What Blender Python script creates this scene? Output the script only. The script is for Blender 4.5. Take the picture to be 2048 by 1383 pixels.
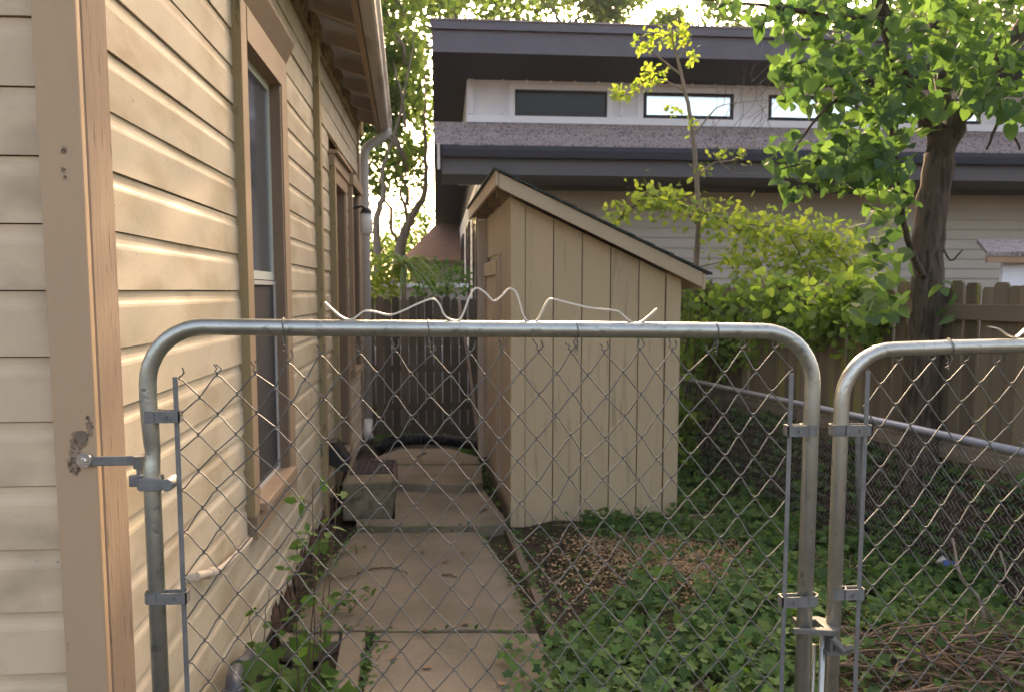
import bpy, math, random
import numpy as np
from mathutils import Vector, Matrix
rs = np.random.RandomState(7); random.seed(7)
S = bpy.context.scene
for o in list(bpy.data.objects): bpy.data.objects.remove(o, do_unlink=True)
# ---------------------------------------------------------------- camera, sky, sun, exposure
FPX, PCX, PCY, CAMZ = 1650.0, 1024.0, 740.0, 1.65
PITCH = math.atan(158/FPX); YAW = math.atan(150/math.hypot(FPX, 158))
cam = bpy.data.cameras.new('camera'); co = bpy.data.objects.new('camera', cam); S.collection.objects.link(co)
co.location = (0, 0, CAMZ); co.rotation_euler = (math.pi/2 - PITCH, 0, -YAW)
cam.sensor_width = 36; cam.lens = 36*FPX/2048; cam.shift_y = (PCY-691.5)/2048
cam.clip_start = .05; cam.clip_end = 1000
cam.dof.use_dof = True; cam.dof.focus_distance = 2.0; cam.dof.aperture_fstop = 8.0
S.camera = co
SUN_EL, SUN_AZ = math.radians(24), math.radians(8)      # azimuth measured from +Y towards +X
w = bpy.data.worlds.new('World'); S.world = w; w.use_nodes = True
nt = w.node_tree; sky = nt.nodes.new('ShaderNodeTexSky'); sky.sky_type = 'NISHITA'; sky.sun_disc = False
sky.sun_elevation = SUN_EL; sky.sun_rotation = SUN_AZ; sky.dust_density = 6.0; sky.air_density = .8; sky.ozone_density = .4
bg = nt.nodes['Background']; bg.inputs['Strength'].default_value = .15
nt.links.new(sky.outputs[0], bg.inputs['Color'])
sun = bpy.data.lights.new('sun', 'SUN'); sun.energy = 2.0; sun.angle = math.radians(.6); sun.color = (1, .86, .66)
so = bpy.data.objects.new('sun', sun); S.collection.objects.link(so)
sd = Vector((math.sin(SUN_AZ)*math.cos(SUN_EL), math.cos(SUN_AZ)*math.cos(SUN_EL), math.sin(SUN_EL)))
so.rotation_euler = sd.to_track_quat('Z', 'Y').to_euler(); so.location = (0, 0, 30)
vs = S.view_settings; vs.view_transform = 'Standard'; vs.look = 'None'; vs.gamma = 1; vs.use_curve_mapping = False; vs.exposure = 2.4
vs.use_white_balance = True; vs.white_balance_temperature = 8500; vs.white_balance_tint = 17
# ---------------------------------------------------------------- helpers
F_ = Vector((math.sin(YAW)*math.cos(PITCH), math.cos(YAW)*math.cos(PITCH), -math.sin(PITCH)))
R_ = Vector((math.cos(YAW), -math.sin(YAW), 0)); U_ = R_.cross(F_)
def ray(px, py): return F_*FPX + R_*(px-PCX) - U_*(py-PCY)
def atY(px, py, Y): d = ray(px, py); p = d*(Y/d.y); return Vector((p.x, p.y, p.z+CAMZ))
def atX(px, py, X): d = ray(px, py); p = d*(X/d.x); return Vector((p.x, p.y, p.z+CAMZ))
def atZ(px, py, Z): d = ray(px, py); p = d*((Z-CAMZ)/d.z); return Vector((p.x, p.y, Z))
def atFence(px, py, x0, s):           # vertical plane X = x0 + s*Y
    d = ray(px, py); k = x0/(d.x - s*d.y); return Vector((d.x*k, d.y*k, d.z*k+CAMZ))

class MB:
    def __init__(s): s.v = []; s.f = []
    def add(s, v, f):
        n = len(s.v); s.v += [tuple(p) for p in v]; s.f += [tuple(i+n for i in q) for q in f]; return s
    def box(s, x0, x1, y0, y1, z0, z1):
        v = [(x0,y0,z0),(x1,y0,z0),(x1,y1,z0),(x0,y1,z0),(x0,y0,z1),(x1,y0,z1),(x1,y1,z1),(x0,y1,z1)]
        return s.add(v, [(0,3,2,1),(4,5,6,7),(0,1,5,4),(1,2,6,5),(2,3,7,6),(3,0,4,7)])
    def prism(s, poly, z0, z1):       # horizontal polygon, ccw
        n = len(poly); v = [(p[0],p[1],z0) for p in poly]+[(p[0],p[1],z1) for p in poly]
        return s.add(v, [tuple(range(n-1,-1,-1)), tuple(range(n,2*n))]+[(i,(i+1)%n,n+(i+1)%n,n+i) for i in range(n)])
    def sweep(s, prof, a, b):         # same profile (list of 3D offsets) at points a and b (ccw seen from a towards b reversed)
        n = len(prof); v = [Vector(p)+Vector(a) for p in prof]+[Vector(p)+Vector(b) for p in prof]
        return s.add(v, [tuple(range(n-1,-1,-1)), tuple(range(n,2*n))]+[(i,(i+1)%n,n+(i+1)%n,n+i) for i in range(n)])
    def tube(s, pts, r, n=8, cap=True, flat=None):
        pts = [Vector(p) for p in pts]; m = len(pts)
        rr = [r]*m if not hasattr(r, '__len__') else list(r)
        if len(rr) != m: rr = [rr[0]+(rr[-1]-rr[0])*i/(m-1) for i in range(m)]
        base = len(s.v); t0 = (pts[1]-pts[0]).normalized()
        nrm = t0.orthogonal().normalized() if flat is None else (Vector(flat)-t0*t0.dot(Vector(flat))).normalized()
        for i, p in enumerate(pts):
            t = ((pts[min(i+1,m-1)]-p).normalized() + (p-pts[max(i-1,0)]).normalized())
            if t.length < 1e-6: t = t0
            t.normalize(); nrm = (nrm - t*nrm.dot(t)).normalized(); b = t.cross(nrm)
            for k in range(n):
                a = 2*math.pi*k/n; s.v.append(tuple(p + (nrm*math.cos(a) + b*math.sin(a))*rr[i]))
        for i in range(m-1):
            for k in range(n):
                k2 = (k+1)%n; s.f.append((base+i*n+k, base+i*n+k2, base+(i+1)*n+k2, base+(i+1)*n+k))
        if cap: s.f.append(tuple(base+k for k in range(n-1,-1,-1))); s.f.append(tuple(base+(m-1)*n+k for k in range(n)))
        return s
def wpos(o):
    p = Vector(o.location)
    while o.parent: o = o.parent; p = p + Vector(o.location)
    return p
def link(name, me, parent=None, loc=None):
    o = bpy.data.objects.new(name, me); S.collection.objects.link(o)
    if parent is not None: o.parent = parent
    if loc is not None: o.location = Vector(loc) - (wpos(parent) if parent is not None else Vector((0,0,0)))
    return o
def mesh(name, v, f, mat, smooth=False):
    me = bpy.data.meshes.new(name); me.from_pydata([tuple(p) for p in v], [], f); me.update()
    if mat: me.materials.append(mat)
    if smooth: me.shade_smooth()
    return me
def obj(name, mb, mat, parent=None, smooth=False, bevel=0, label=None, kind=None, org=None):
    """org: world point taken as the object's own origin"""
    O = Vector(org) if org is not None else (wpos(parent) if parent is not None else Vector((0,0,0)))
    me = mesh(name, [Vector(p)-O for p in mb.v], mb.f, mat, smooth)
    o = link(name, me, parent, O)
    if bevel:
        m = o.modifiers.new('bevel', 'BEVEL'); m.width = bevel; m.segments = 2; m.limit_method = 'ANGLE'
    if label: o['label'] = label
    if kind: o['kind'] = kind
    return o
def tag(o, label, cat=None, group=None, kind=None):
    o['label'] = label
    if cat: o['category'] = cat
    if group: o['group'] = group
    if kind: o['kind'] = kind
    return o
def thing(name, loc, label, cat, group=None):
    o = bpy.data.objects.new(name, None); S.collection.objects.link(o); o.location = loc; o.empty_display_size = .1
    return tag(o, label, cat, group)
# ---------------------------------------------------------------- materials
def N(nt, t, **k):
    n = nt.nodes.new(t)
    for a, b in k.items():
        if a in n.inputs: n.inputs[a].default_value = b
        else: setattr(n, a, b)
    return n
def c4(c): return (c[0], c[1], c[2], 1)
def mat(name, col, rough=.7, var=.15, scale=6.0, bump=.15, bscale=60.0, stretch=(1,1,1), metal=0.0, objvar=.08,
        spots=None, streak=None, bdist=.004, spec=.25, low=None, second=None):
    """col modulated by soft noise; spots=(colour, scale, threshold, width); streak=(colour, scale3, threshold, width); low: dirt colour near a height range"""
    m = bpy.data.materials.new(name); m.use_nodes = True; nt = m.node_tree; L = nt.links
    b = nt.nodes['Principled BSDF']; b.inputs['Roughness'].default_value = rough; b.inputs['Metallic'].default_value = metal
    b.inputs['Specular IOR Level'].default_value = spec
    tc = N(nt, 'ShaderNodeTexCoord'); oi = N(nt, 'ShaderNodeObjectInfo')
    add = N(nt, 'ShaderNodeVectorMath', operation='MULTIPLY_ADD'); L.new(oi.outputs['Random'], add.inputs[0]); add.inputs[1].default_value = (37, 53, 71)
    L.new(tc.outputs['Object'], add.inputs[2])
    mp = N(nt, 'ShaderNodeMapping'); mp.inputs['Scale'].default_value = stretch; L.new(add.outputs[0], mp.inputs['Vector'])
    n1 = N(nt, 'ShaderNodeTexNoise', Scale=scale, Detail=6.0, Roughness=.6); L.new(mp.outputs[0], n1.inputs['Vector'])
    mr = N(nt, 'ShaderNodeMapRange'); mr.inputs['From Min'].default_value = .3; mr.inputs['From Max'].default_value = .7
    mr.inputs['To Min'].default_value = 1-var; mr.inputs['To Max'].default_value = 1+var; L.new(n1.outputs['Fac'], mr.inputs['Value'])
    mo = N(nt, 'ShaderNodeMapRange'); mo.inputs['To Min'].default_value = 1-objvar; mo.inputs['To Max'].default_value = 1+objvar; L.new(oi.outputs['Random'], mo.inputs['Value'])
    mm = N(nt, 'ShaderNodeMath', operation='MULTIPLY'); L.new(mr.outputs[0], mm.inputs[0]); L.new(mo.outputs[0], mm.inputs[1])
    cur = N(nt, 'ShaderNodeRGB'); cur.outputs[0].default_value = c4(col); cur = cur.outputs[0]
    def mix(fac, a, bcol):
        x = N(nt, 'ShaderNodeMix', data_type='RGBA'); L.new(fac, x.inputs['Factor']); L.new(a, x.inputs['A'])
        if isinstance(bcol, tuple): x.inputs['B'].default_value = c4(bcol)
        else: L.new(bcol, x.inputs['B'])
        return x.outputs['Result']
    def thr(v, t, wd):
        r = N(nt, 'ShaderNodeMapRange'); r.inputs['From Min'].default_value = t-wd; r.inputs['From Max'].default_value = t+wd; L.new(v, r.inputs['Value']); return r.outputs[0]
    if second:       # (colour, scale, threshold, width)
        q = N(nt, 'ShaderNodeTexNoise', Scale=second[1], Detail=3.0); L.new(add.outputs[0], q.inputs['Vector']); cur = mix(thr(q.outputs['Fac'], second[2], second[3]), cur, second[0])
    sc = N(nt, 'ShaderNodeVectorMath', operation='SCALE'); L.new(cur, sc.inputs[0]); L.new(mm.outputs[0], sc.inputs['Scale']); cur = sc.outputs[0]
    if streak:
        mq = N(nt, 'ShaderNodeMapping'); mq.inputs['Scale'].default_value = streak[1]; L.new(add.outputs[0], mq.inputs['Vector'])
        q = N(nt, 'ShaderNodeTexNoise', Scale=1.0, Detail=5.0); L.new(mq.outputs[0], q.inputs['Vector']); cur = mix(thr(q.outputs['Fac'], streak[2], streak[3]), cur, streak[0])
    hsrc = None
    if spots:
        q = N(nt, 'ShaderNodeTexNoise', Scale=spots[1], Detail=5.0, Roughness=.55); L.new(mp.outputs[0], q.inputs['Vector'])
        t = thr(q.outputs['Fac'], spots[2], spots[3]); cur = mix(t, cur, spots[0]); hsrc = t
    L.new(cur, b.inputs['Base Color'])
    if bump:
        n2 = N(nt, 'ShaderNodeTexNoise', Scale=bscale, Detail=5.0); L.new(mp.outputs[0], n2.inputs['Vector'])
        bp = N(nt, 'ShaderNodeBump', Strength=bump, Distance=bdist); L.new(n2.outputs['Fac'], bp.inputs['Height'])
        if hsrc:
            b2 = N(nt, 'ShaderNodeBump', Strength=.5, Distance=-.0015); L.new(hsrc, b2.inputs['Height']); L.new(b2.outputs[0], bp.inputs['Normal'])
        L.new(bp.outputs[0], b.inputs['Normal'])
    return m
def leafmat(name, c1, c2, trans=.45, rough=.65, tr=None):
    m = bpy.data.materials.new(name); m.use_nodes = True; nt = m.node_tree; L = nt.links
    b = nt.nodes['Principled BSDF']; b.inputs['Roughness'].default_value = rough; b.inputs['Specular IOR Level'].default_value = .2
    at = N(nt, 'ShaderNodeAttribute', attribute_name='rnd'); oi = N(nt, 'ShaderNodeObjectInfo')
    ad = N(nt, 'ShaderNodeMath', operation='ADD'); L.new(at.outputs['Fac'], ad.inputs[0]); L.new(oi.outputs['Random'], ad.inputs[1])
    fr = N(nt, 'ShaderNodeMath', operation='FRACT'); L.new(ad.outputs[0], fr.inputs[0])
    cr = N(nt, 'ShaderNodeMix', data_type='RGBA'); L.new(fr.outputs[0], cr.inputs['Factor']); cr.inputs['A'].default_value = c4(c1); cr.inputs['B'].default_value = c4(c2)
    L.new(cr.outputs['Result'], b.inputs['Base Color'])
    t = N(nt, 'ShaderNodeBsdfTranslucent'); tc = N(nt, 'ShaderNodeMix', data_type='RGBA', blend_type='MULTIPLY'); tc.inputs['Factor'].default_value = 1
    L.new(cr.outputs['Result'], tc.inputs['A']); tc.inputs['B'].default_value = c4(tr or (2.1, 2.2, .9)); L.new(tc.outputs['Result'], t.inputs['Color'])
    mx = N(nt, 'ShaderNodeMixShader'); mx.inputs['Fac'].default_value = trans
    L.new(b.outputs[0], mx.inputs[1]); L.new(t.outputs[0], mx.inputs[2]); L.new(mx.outputs[0], nt.nodes['Material Output'].inputs['Surface'])
    return m
WOODG = (.20, .15, .11)
M = dict(
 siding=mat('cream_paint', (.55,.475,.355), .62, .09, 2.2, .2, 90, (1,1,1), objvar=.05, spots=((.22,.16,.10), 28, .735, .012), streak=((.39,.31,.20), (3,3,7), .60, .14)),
 sidef=mat('warmed_cream_paint_front', (.68,.515,.355), .62, .09, 2.2, .2, 90, (1,1,1), objvar=.03, spots=((.3,.23,.16), 30, .75, .01), streak=((.42,.32,.22), (4,3,7), .60, .12)),  # same cream paint, warmed in colour to offset the blue sky light
 trim=mat('tan_paint', (.36,.255,.17), .6, .07, 3, .15, 80, (1,1,.3), objvar=.04, spots=((.17,.125,.09), 24, .70, .02)),
 rafter=mat('pale_rafter_paint', (.46,.38,.30), .7, .1, 5, .15, 80),
 trimf=mat('warmed_tan_paint', (.51,.35,.22), .62, .08, 3, .2, 80, (1,1,.3), spots=((.2,.145,.10), 24, .72, .02)),  # front copy of the tan trim paint, tinted golden against blue skylight
 trimw=mat('weathered_tan_paint', (.30,.215,.15), .8, .10, 5, .4, 90, (1,1,.12), objvar=.05, spots=((.20,.145,.11), 70, .64, .03)),
 trimo=mat('olive_stained_paint', (.33,.25,.14), .75, .14, 5, .25, 70, (1,1,.3), objvar=.04, spots=((.13,.12,.06), 20, .64, .05)),
 trimb=mat('brown_paint', (.25,.175,.12), .65, .08, 4, .2, 80, (1,1,.3)),
 peelw=mat('bare_wood_patch', (.31,.22,.15), .9, .25, 40, .5, 90, spots=((.12,.085,.06), 120, .55, .05)),
 peel=mat('peeled_yellow_paint', (.48,.36,.19), .8, .15, 9, .5, 60, (1,1,1), spots=((.13,.10,.07), 22, .56, .03)),
 soffit=mat('soffit_boards', (.33,.27,.22), .8, .12, 5, .25, 60),
 gutter=mat('gutter_paint', (.56,.51,.46), .5, .08, 5, .1, 50, (1,.2,1), streak=((.28,.23,.19), (8,1,8), .6, .08)),
 downsp=mat('white_downspout_paint', (.52,.50,.47), .45, .05, 4, .05, 40),
 steel=mat('galvanised_steel', (.47,.47,.42), .36, .10, 30, .10, 200, (1,1,.5), metal=.85, objvar=.05, spots=((.32,.32,.29), 60, .64, .08)),
 steelr=mat('galvanised_rail', (.43,.45,.41), .36, .12, 24, .10, 200, (.6,1,.6), metal=.85, objvar=.05, spots=((.24,.26,.25), 50, .64, .08)),
 band=mat('dull_zinc', (.20,.20,.195), .6, .2, 25, .25, 160, metal=.45),
 wire=mat('galvanised_wire', (.15,.148,.135), .55, .2, 40, .0, metal=.35, objvar=.15),
 wired=mat('old_dark_wire', (.27,.25,.23), .7, .2, 20, .0, metal=.3),
 alu=mat('aluminium', (.62,.58,.52), .4, .06, 20, .03, metal=.9),
 chrome=mat('bright_screw', (.85,.85,.85), .22, .1, 30, .1, metal=.9),
 pvc=mat('off_white_pipe', (.50,.44,.36), .55, .1, 8, .1, 60, spots=((.3,.22,.15), 20, .68, .04)),
 pipeg=mat('grey_pipe', (.10,.11,.13), .4, .15, 14, .15, 60, metal=.2),
 conc=mat('concrete', (.235,.19,.14), .9, .16, 3.0, .5, 140, objvar=.06, spots=((.43,.37,.31), 170, .66, .03), second=((.17,.145,.10), 1.6, .58, .12)),
 concd=mat('dark_concrete', (.27,.225,.16), .95, .18, 4, .5, 110, objvar=.08, spots=((.10,.09,.06), 14, .60, .10), second=((.17,.15,.09), 3, .5, .1)),
 shed=mat('shed_paint', (.53,.41,.265), .75, .06, 4, .25, 90, (1,1,.15), objvar=.045, spots=((.25,.17,.09), 17, .745, .03), streak=((.36,.29,.18), (25,25,2), .66, .08)),
 shedd=mat('lightened_shed_paint', (.52,.425,.33), .75, .06, 4, .25, 90, (1,1,.15), objvar=.03),  # shed paint for the side, lightened because the house hides the sky
 shedp=mat('pale_shed_trim', (.60,.52,.43), .7, .05, 5, .15, 80, objvar=.03, spots=((.3,.22,.15), 30, .75, .02)),
 shedt=mat('shed_trim_paint', (.53,.43,.31), .7, .05, 5, .15, 80, objvar=.03, spots=((.25,.17,.1), 30, .75, .02)),
 roofd=mat('dark_shingle', (.045,.06,.055), .95, .3, 30, .6, 120),
 roofs=mat('brown_grey_shingle', (.34,.275,.265), .95, .22, 9, .7, 60, objvar=.05, spots=((.13,.11,.11), 26, .56, .06)),
 fasc=mat('charcoal_fascia', (.12,.115,.135), .55, .06, 3, .05, 40),
 fascl=mat('charcoal_trim', (.10,.095,.095), .6, .06, 3, .05, 40),
 sofd=mat('charcoal_soffit', (.040,.042,.055), .7, .06, 3, .05, 40),
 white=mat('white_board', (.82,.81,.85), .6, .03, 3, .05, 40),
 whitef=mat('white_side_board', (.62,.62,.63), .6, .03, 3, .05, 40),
 grey=mat('grey_lap_siding', (.45,.395,.33), .7, .04, 2, .1, 50, objvar=.03),
 black=mat('black_window_frame', (.02,.02,.024), .4, .05, 3, 0),
 brick=mat('distant_brick', (.24,.13,.09), .9, .2, 9, .3, 30),
 fenced=mat('dark_fence_wood', (.17,.135,.10), .9, .25, 7, .6, 60, (1,1,.08), objvar=.25, second=((.125,.10,.075), 2, .5, .1)),
 fencel=mat('weathered_fence_wood', (.225,.172,.128), .9, .25, 7, .6, 60, (1,1,.08), objvar=.36, second=((.20,.155,.105), 2, .5, .12), streak=((.27,.26,.07), (9,9,.8), .63, .05)),
 railw=mat('weathered_rail_wood', (.20,.155,.115), .9, .2, 7, .6, 60, (.1,.1,1), objvar=.1),
 barkm=mat('lightened_grey_bark', (.24,.20,.16), .9, .3, 12, .6, 50, (1,1,.2)),  # far trunks, bark colour lightened so they do not render near black
 bark=mat('bark', (.105,.08,.06), .95, .4, 22, 1.0, 42, (1,1,.16), bdist=.035, spots=((.05,.038,.03), 30, .56, .05)),
 barkl=mat('pale_bark', (.25,.19,.14), .9, .25, 12, .6, 50, (1,1,.2)),
 twig=mat('dead_twig', (.125,.083,.058), .9, .3, 12, .4, 60, objvar=.3),
 twigl=mat('pale_twig', (.33,.26,.20), .9, .25, 12, .4, 60, objvar=.2),
 hose=mat('black_corrugated_pipe', (.018,.02,.024), .45, .1, 6, .05, 40),
 plast=mat('black_plastic', (.03,.03,.033), .5, .1, 6, .05, 40),
 rust=mat('rotten_wood', (.13,.075,.05), .95, .3, 18, .8, 50, spots=((.05,.035,.025), 15, .55, .06)),
 redm=mat('rusty_red_mat', (.12,.085,.08), .9, .3, 20, .4, 60),
 dirt=mat('dirt', (.060,.043,.032), .97, .35, 9, .9, 50, bdist=.015, spots=((.13,.09,.06), 60, .62, .04), second=((.04,.045,.02), 2.0, .55, .1)),
 mulch=mat('mulch_chips', (.27,.14,.075), .95, .3, 40, .2, 60),
 dryleaf=mat('dry_leaf', (.25,.15,.08), .9, .3, 20, .1, 60, objvar=.3),
 litter=mat('litter_white', (.65,.6,.56), .6, .1, 20, .1, 60),
 litterb=mat('litter_blue', (.08,.16,.45), .5, .1, 20, .1, 60),
 screen=mat('insect_screen', (.045,.043,.046), .8, .1, 20, .1, 300),
 sash=mat('white_sash', (.58,.62,.55), .5, .05, 5, .05, 60),
 copper=mat('warm_beam', (.40,.25,.16), .7, .1, 5, .1, 60),
)
def glass(name, col, rough, metal, spec=.5):
    m = bpy.data.materials.new(name); m.use_nodes = True; b = m.node_tree.nodes['Principled BSDF']
    b.inputs['Base Color'].default_value = c4(col); b.inputs['Roughness'].default_value = rough; b.inputs['Metallic'].default_value = metal; b.inputs['Specular IOR Level'].default_value = spec
    return m
M['glassd'] = glass('dark_window_glass', (.012,.02,.018), .08, 0, .2)
M['glassb'] = glass('sky_reflecting_glass', (.80,.90,.93), .15, .75, .9)
M['glassg'] = glass('grey_blue_pane', (.085,.10,.125), .12, .1)
M['jar'] = glass('lamp_glass', (.75,.75,.72), .15, 0)
M['leaf'] = leafmat('tree_leaf', (.042,.095,.05), (.095,.165,.075), .45)
M['leafi'] = leafmat('ivy_leaf', (.035,.085,.035), (.12,.22,.06), .3)
M['leafv'] = leafmat('vine_leaf', (.15,.24,.06), (.29,.36,.10), .5, tr=(2.0,1.9,.8))
M['leafm'] = leafmat('fence_vine_leaf', (.09,.17,.06), (.22,.30,.09), .5)
M['leafw'] = leafmat('weed_leaf', (.05,.12,.03), (.10,.18,.05), .4)
M['leafb'] = leafmat('far_leaf', (.055,.10,.04), (.13,.18,.06), .5, tr=(1.7,1.9,1.0))
M['leafy'] = leafmat('blade_leaf', (.13,.20,.09), (.25,.30,.13), .35)
M['grass'] = leafmat('grass_blade', (.05,.10,.03), (.10,.16,.04), .3)
# ---------------------------------------------------------------- leaves
def tmpl(out, fold=.18, cy=.45, curl=.12):
    v = [(0, cy, 0)] + [(x, y, fold*abs(x) - curl*(y-cy)**2) for x, y in out]
    n = len(out); return np.array(v), np.array([(0, 1+i, 1+(i+1)%n) for i in range(n)])
T_HEART = tmpl([(0,0),(.22,-.14),(.46,.02),(.5,.32),(.32,.68),(0,1),(-.32,.68),(-.5,.32),(-.46,.02),(-.22,-.14)])
T_IVY = tmpl([(0,0),(.3,-.14),(.42,.12),(.58,.42),(.25,.5),(0,.98),(-.25,.5),(-.58,.42),(-.42,.12),(-.3,-.14)], .12)
T_OVAL = tmpl([(0,0),(.26,.3),(.2,.7),(0,1),(-.2,.7),(-.26,.3)], .2, .5)
T_DIA = (np.array([(0,0,0),(.38,.5,.08),(0,1,0),(-.38,.5,.08)]), np.array([(0,1,2),(0,2,3)]))
def leaf_arrays(T, pos, size, bias=(0,0,.6), spread=1.0, rnd=None, down=None):
    n = len(pos); tv, tf = T; k = len(tv)
    nr = rs.normal(size=(n,3))*spread + np.array(bias); nr /= np.linalg.norm(nr, axis=1)[:,None]
    t = rs.normal(size=(n,3))
    if down is not None: t = t*(1-down) + np.array([0,0,-1.])*down*2
    b = t - nr*(t*nr).sum(1)[:,None]; b /= np.linalg.norm(b, axis=1)[:,None]; a = np.cross(b, nr)
    s = size[:,None,None]
    V = pos[:,None,:] + s*(tv[None,:,0:1]*a[:,None,:] + tv[None,:,1:2]*b[:,None,:] + tv[None,:,2:3]*nr[:,None,:])
    Fc = tf[None] + (np.arange(n)*k)[:,None,None]
    return V.reshape(-1,3), Fc.reshape(-1,3), np.repeat(rs.rand(n) if rnd is None else rnd, k)
def leaves(name, T, pos, size, m, parent=None, kind=None, label=None, **kw):
    pos = np.asarray(pos, float); size = np.broadcast_to(np.asarray(size, float), (len(pos),)).copy()
    V, Fc, r = leaf_arrays(T, pos, size, **kw)
    O = np.array(wpos(parent)) if parent is not None else np.zeros(3)
    me = bpy.data.meshes.new(name); me.vertices.add(len(V)); me.vertices.foreach_set('co', (V-O).ravel())
    me.loops.add(Fc.size); me.loops.foreach_set('vertex_index', Fc.ravel().astype(np.int32)); me.polygons.add(len(Fc))
    me.polygons.foreach_set('loop_start', np.arange(0, Fc.size, 3, dtype=np.int32)); me.polygons.foreach_set('loop_total', np.full(len(Fc), 3, np.int32))
    at = me.attributes.new('rnd', 'FLOAT', 'POINT'); at.data.foreach_set('value', r.astype(np.float32))
    me.update(calc_edges=True); me.validate(); me.materials.append(m)
    o = link(name, me, parent, None)
    if kind: o['kind'] = kind
    if label: o['label'] = label
    return o
def wob(pts, amp, n=4, seed=0):
    """Catmull-like subdivision of a polyline with a little wobble"""
    P = [Vector(p) for p in pts]; out = []; r = np.random.RandomState(seed+len(pts)*7)
    for i in range(len(P)-1):
        p0, p1, p2, p3 = P[max(i-1,0)], P[i], P[i+1], P[min(i+2,len(P)-1)]
        for j in range(n):
            t = j/n; q = .5*((2*p1)+(p2-p0)*t+(2*p0-5*p1+4*p2-p3)*t*t+(3*p1-p0-3*p2+p3)*t**3)
            if i or j: q = q + Vector(r.normal(size=3)*amp)
            out.append(q)
    out.append(P[-1]); return out
# ================================================================ GROUND
def gz(x, y):
    z = .018*math.sin(x*1.7+.6)*math.cos(y*1.3) + .012*math.sin(x*4.1+y*3.3) + .008*math.sin(x*9+y*7.7)
    m = math.exp(-(((x-1.25)/.75)**2 + ((y-4.75)/.75)**2)); z += .07*m
    b = math.exp(-(((x-2.3)/.7)**2 + ((y-3.0)/.6)**2)); z += .10*b
    if x < .62: z = z*.35 - .05
    elif x < .85: z = z*(.35+.65*(x-.62)/.23) - .05*(1-(x-.62)/.23)
    h = math.exp(-(((x+.72)/.16)**4 + ((y-3.45)/.55)**4)); z -= .16*h
    if 1.5 < y < 9.5 and x > 3.74-.19*y and x < 6.5:
        t = min(1, (x-3.74+.19*y)/.36); z += .52*t*t*(3-2*t)*(1-max(0, (x-5)/1.5))*min(1, (9.5-y)/1.0)*min(1,(y-1.5)/.6)+.04*t*math.sin(x*17+y*11)
    if abs(x) > 20 or y > 40 or y < -10: z = -.05
    return z - .012
xs = np.concatenate([np.linspace(-300,-6,12), np.arange(-5.5,-1.2,.5), np.arange(-1.2,5,.07), np.arange(5.1,14,.6), np.linspace(15,300,14)])
ys = np.concatenate([np.linspace(-200,-3,8), np.arange(-2.5,2.4,.4), np.arange(2.4,9.5,.07), np.arange(9.6,20,.6), np.linspace(21,500,16)])
gv = [(x, y, gz(x, y)) for y in ys for x in xs]; nx = len(xs)
gf = [(j*nx+i, j*nx+i+1, (j+1)*nx+i+1, (j+1)*nx+i) for j in range(len(ys)-1) for i in range(nx-1)]
g = MB().add(gv, gf); go = obj('ground', g, M['dirt'], smooth=True); go['kind'] = 'structure'; go['label'] = 'dark bare dirt of the side yard'
# ---- path slabs
path = bpy.data.objects.new('path', None); S.collection.objects.link(path); path['kind'] = 'structure'; path.location = (0, 4, 0); path['label'] = 'narrow concrete path of tilted slabs beside the house'
def slab(pix, z, th=.1, mt='conc', tilt=0, label=None, name='slab'):
    P = [atZ(px, py, z) for px, py in pix]
    cx = sum(p.x for p in P)/len(P); cy = sum(p.y for p in P)/len(P)
    # broken, slightly ragged outline
    Q = []
    for i, p in enumerate(P):
        q = P[(i+1) % len(P)]; n = max(1, int((q-p).length/.12)); d = Vector((-(q-p).y, (q-p).x, 0)).normalized()
        for j in range(n):
            a = p.lerp(q, j/n)
            if j: a = a + d*rs.normal()*.005
            Q.append(a)
    mb = MB().prism([(p.x, p.y) for p in Q], z-th, z)
    ar = sum(Q[i].x*Q[(i+1)%len(Q)].y - Q[(i+1)%len(Q)].x*Q[i].y for i in range(len(Q)))
    if ar < 0: mb.f = [tuple(reversed(f)) for f in mb.f]
    if tilt: mb.v = [(x, y, zz + tilt*(y-cy)) for x, y, zz in mb.v]
    return obj(name, mb, M[mt], path, bevel=.006, label=label)
slab([(748,1264),(1075,1264),(1108,1330),(1150,1420),(1200,1560),(640,1560),(715,1420),(738,1330)], .0, label='nearest slab of the path')
slab([(586,1259),(622,1180),(655,1122),(690,1085),(710,1064),(955,1062),(975,1078),(1000,1122),(1040,1190),(1074,1259)], .002)
slab([(712,1050),(712,1036),(790,1036),(790,972),(960,972),(985,1000),(1008,1030),(1012,1044),(960,1050)], .035, .12, tilt=.004)
slab([(788,964),(792,930),(962,930),(966,962),(940,968)], .10, .16, tilt=.012)
slab([(738,926),(760,910),(800,896),(900,896),(955,912),(962,926)], .115, .16)
slab([(684,1262),(730,1262),(722,1330),(715,1383),(700,1500),(650,1500),(664,1400),(672,1330)], .004, .14, label='narrow broken concrete strip beside the hole')
slab([(552,1262),(680,1264),(678,1280),(560,1282)], -.015, .10, 'concd', label='broken slab edge at the hole')
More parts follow.
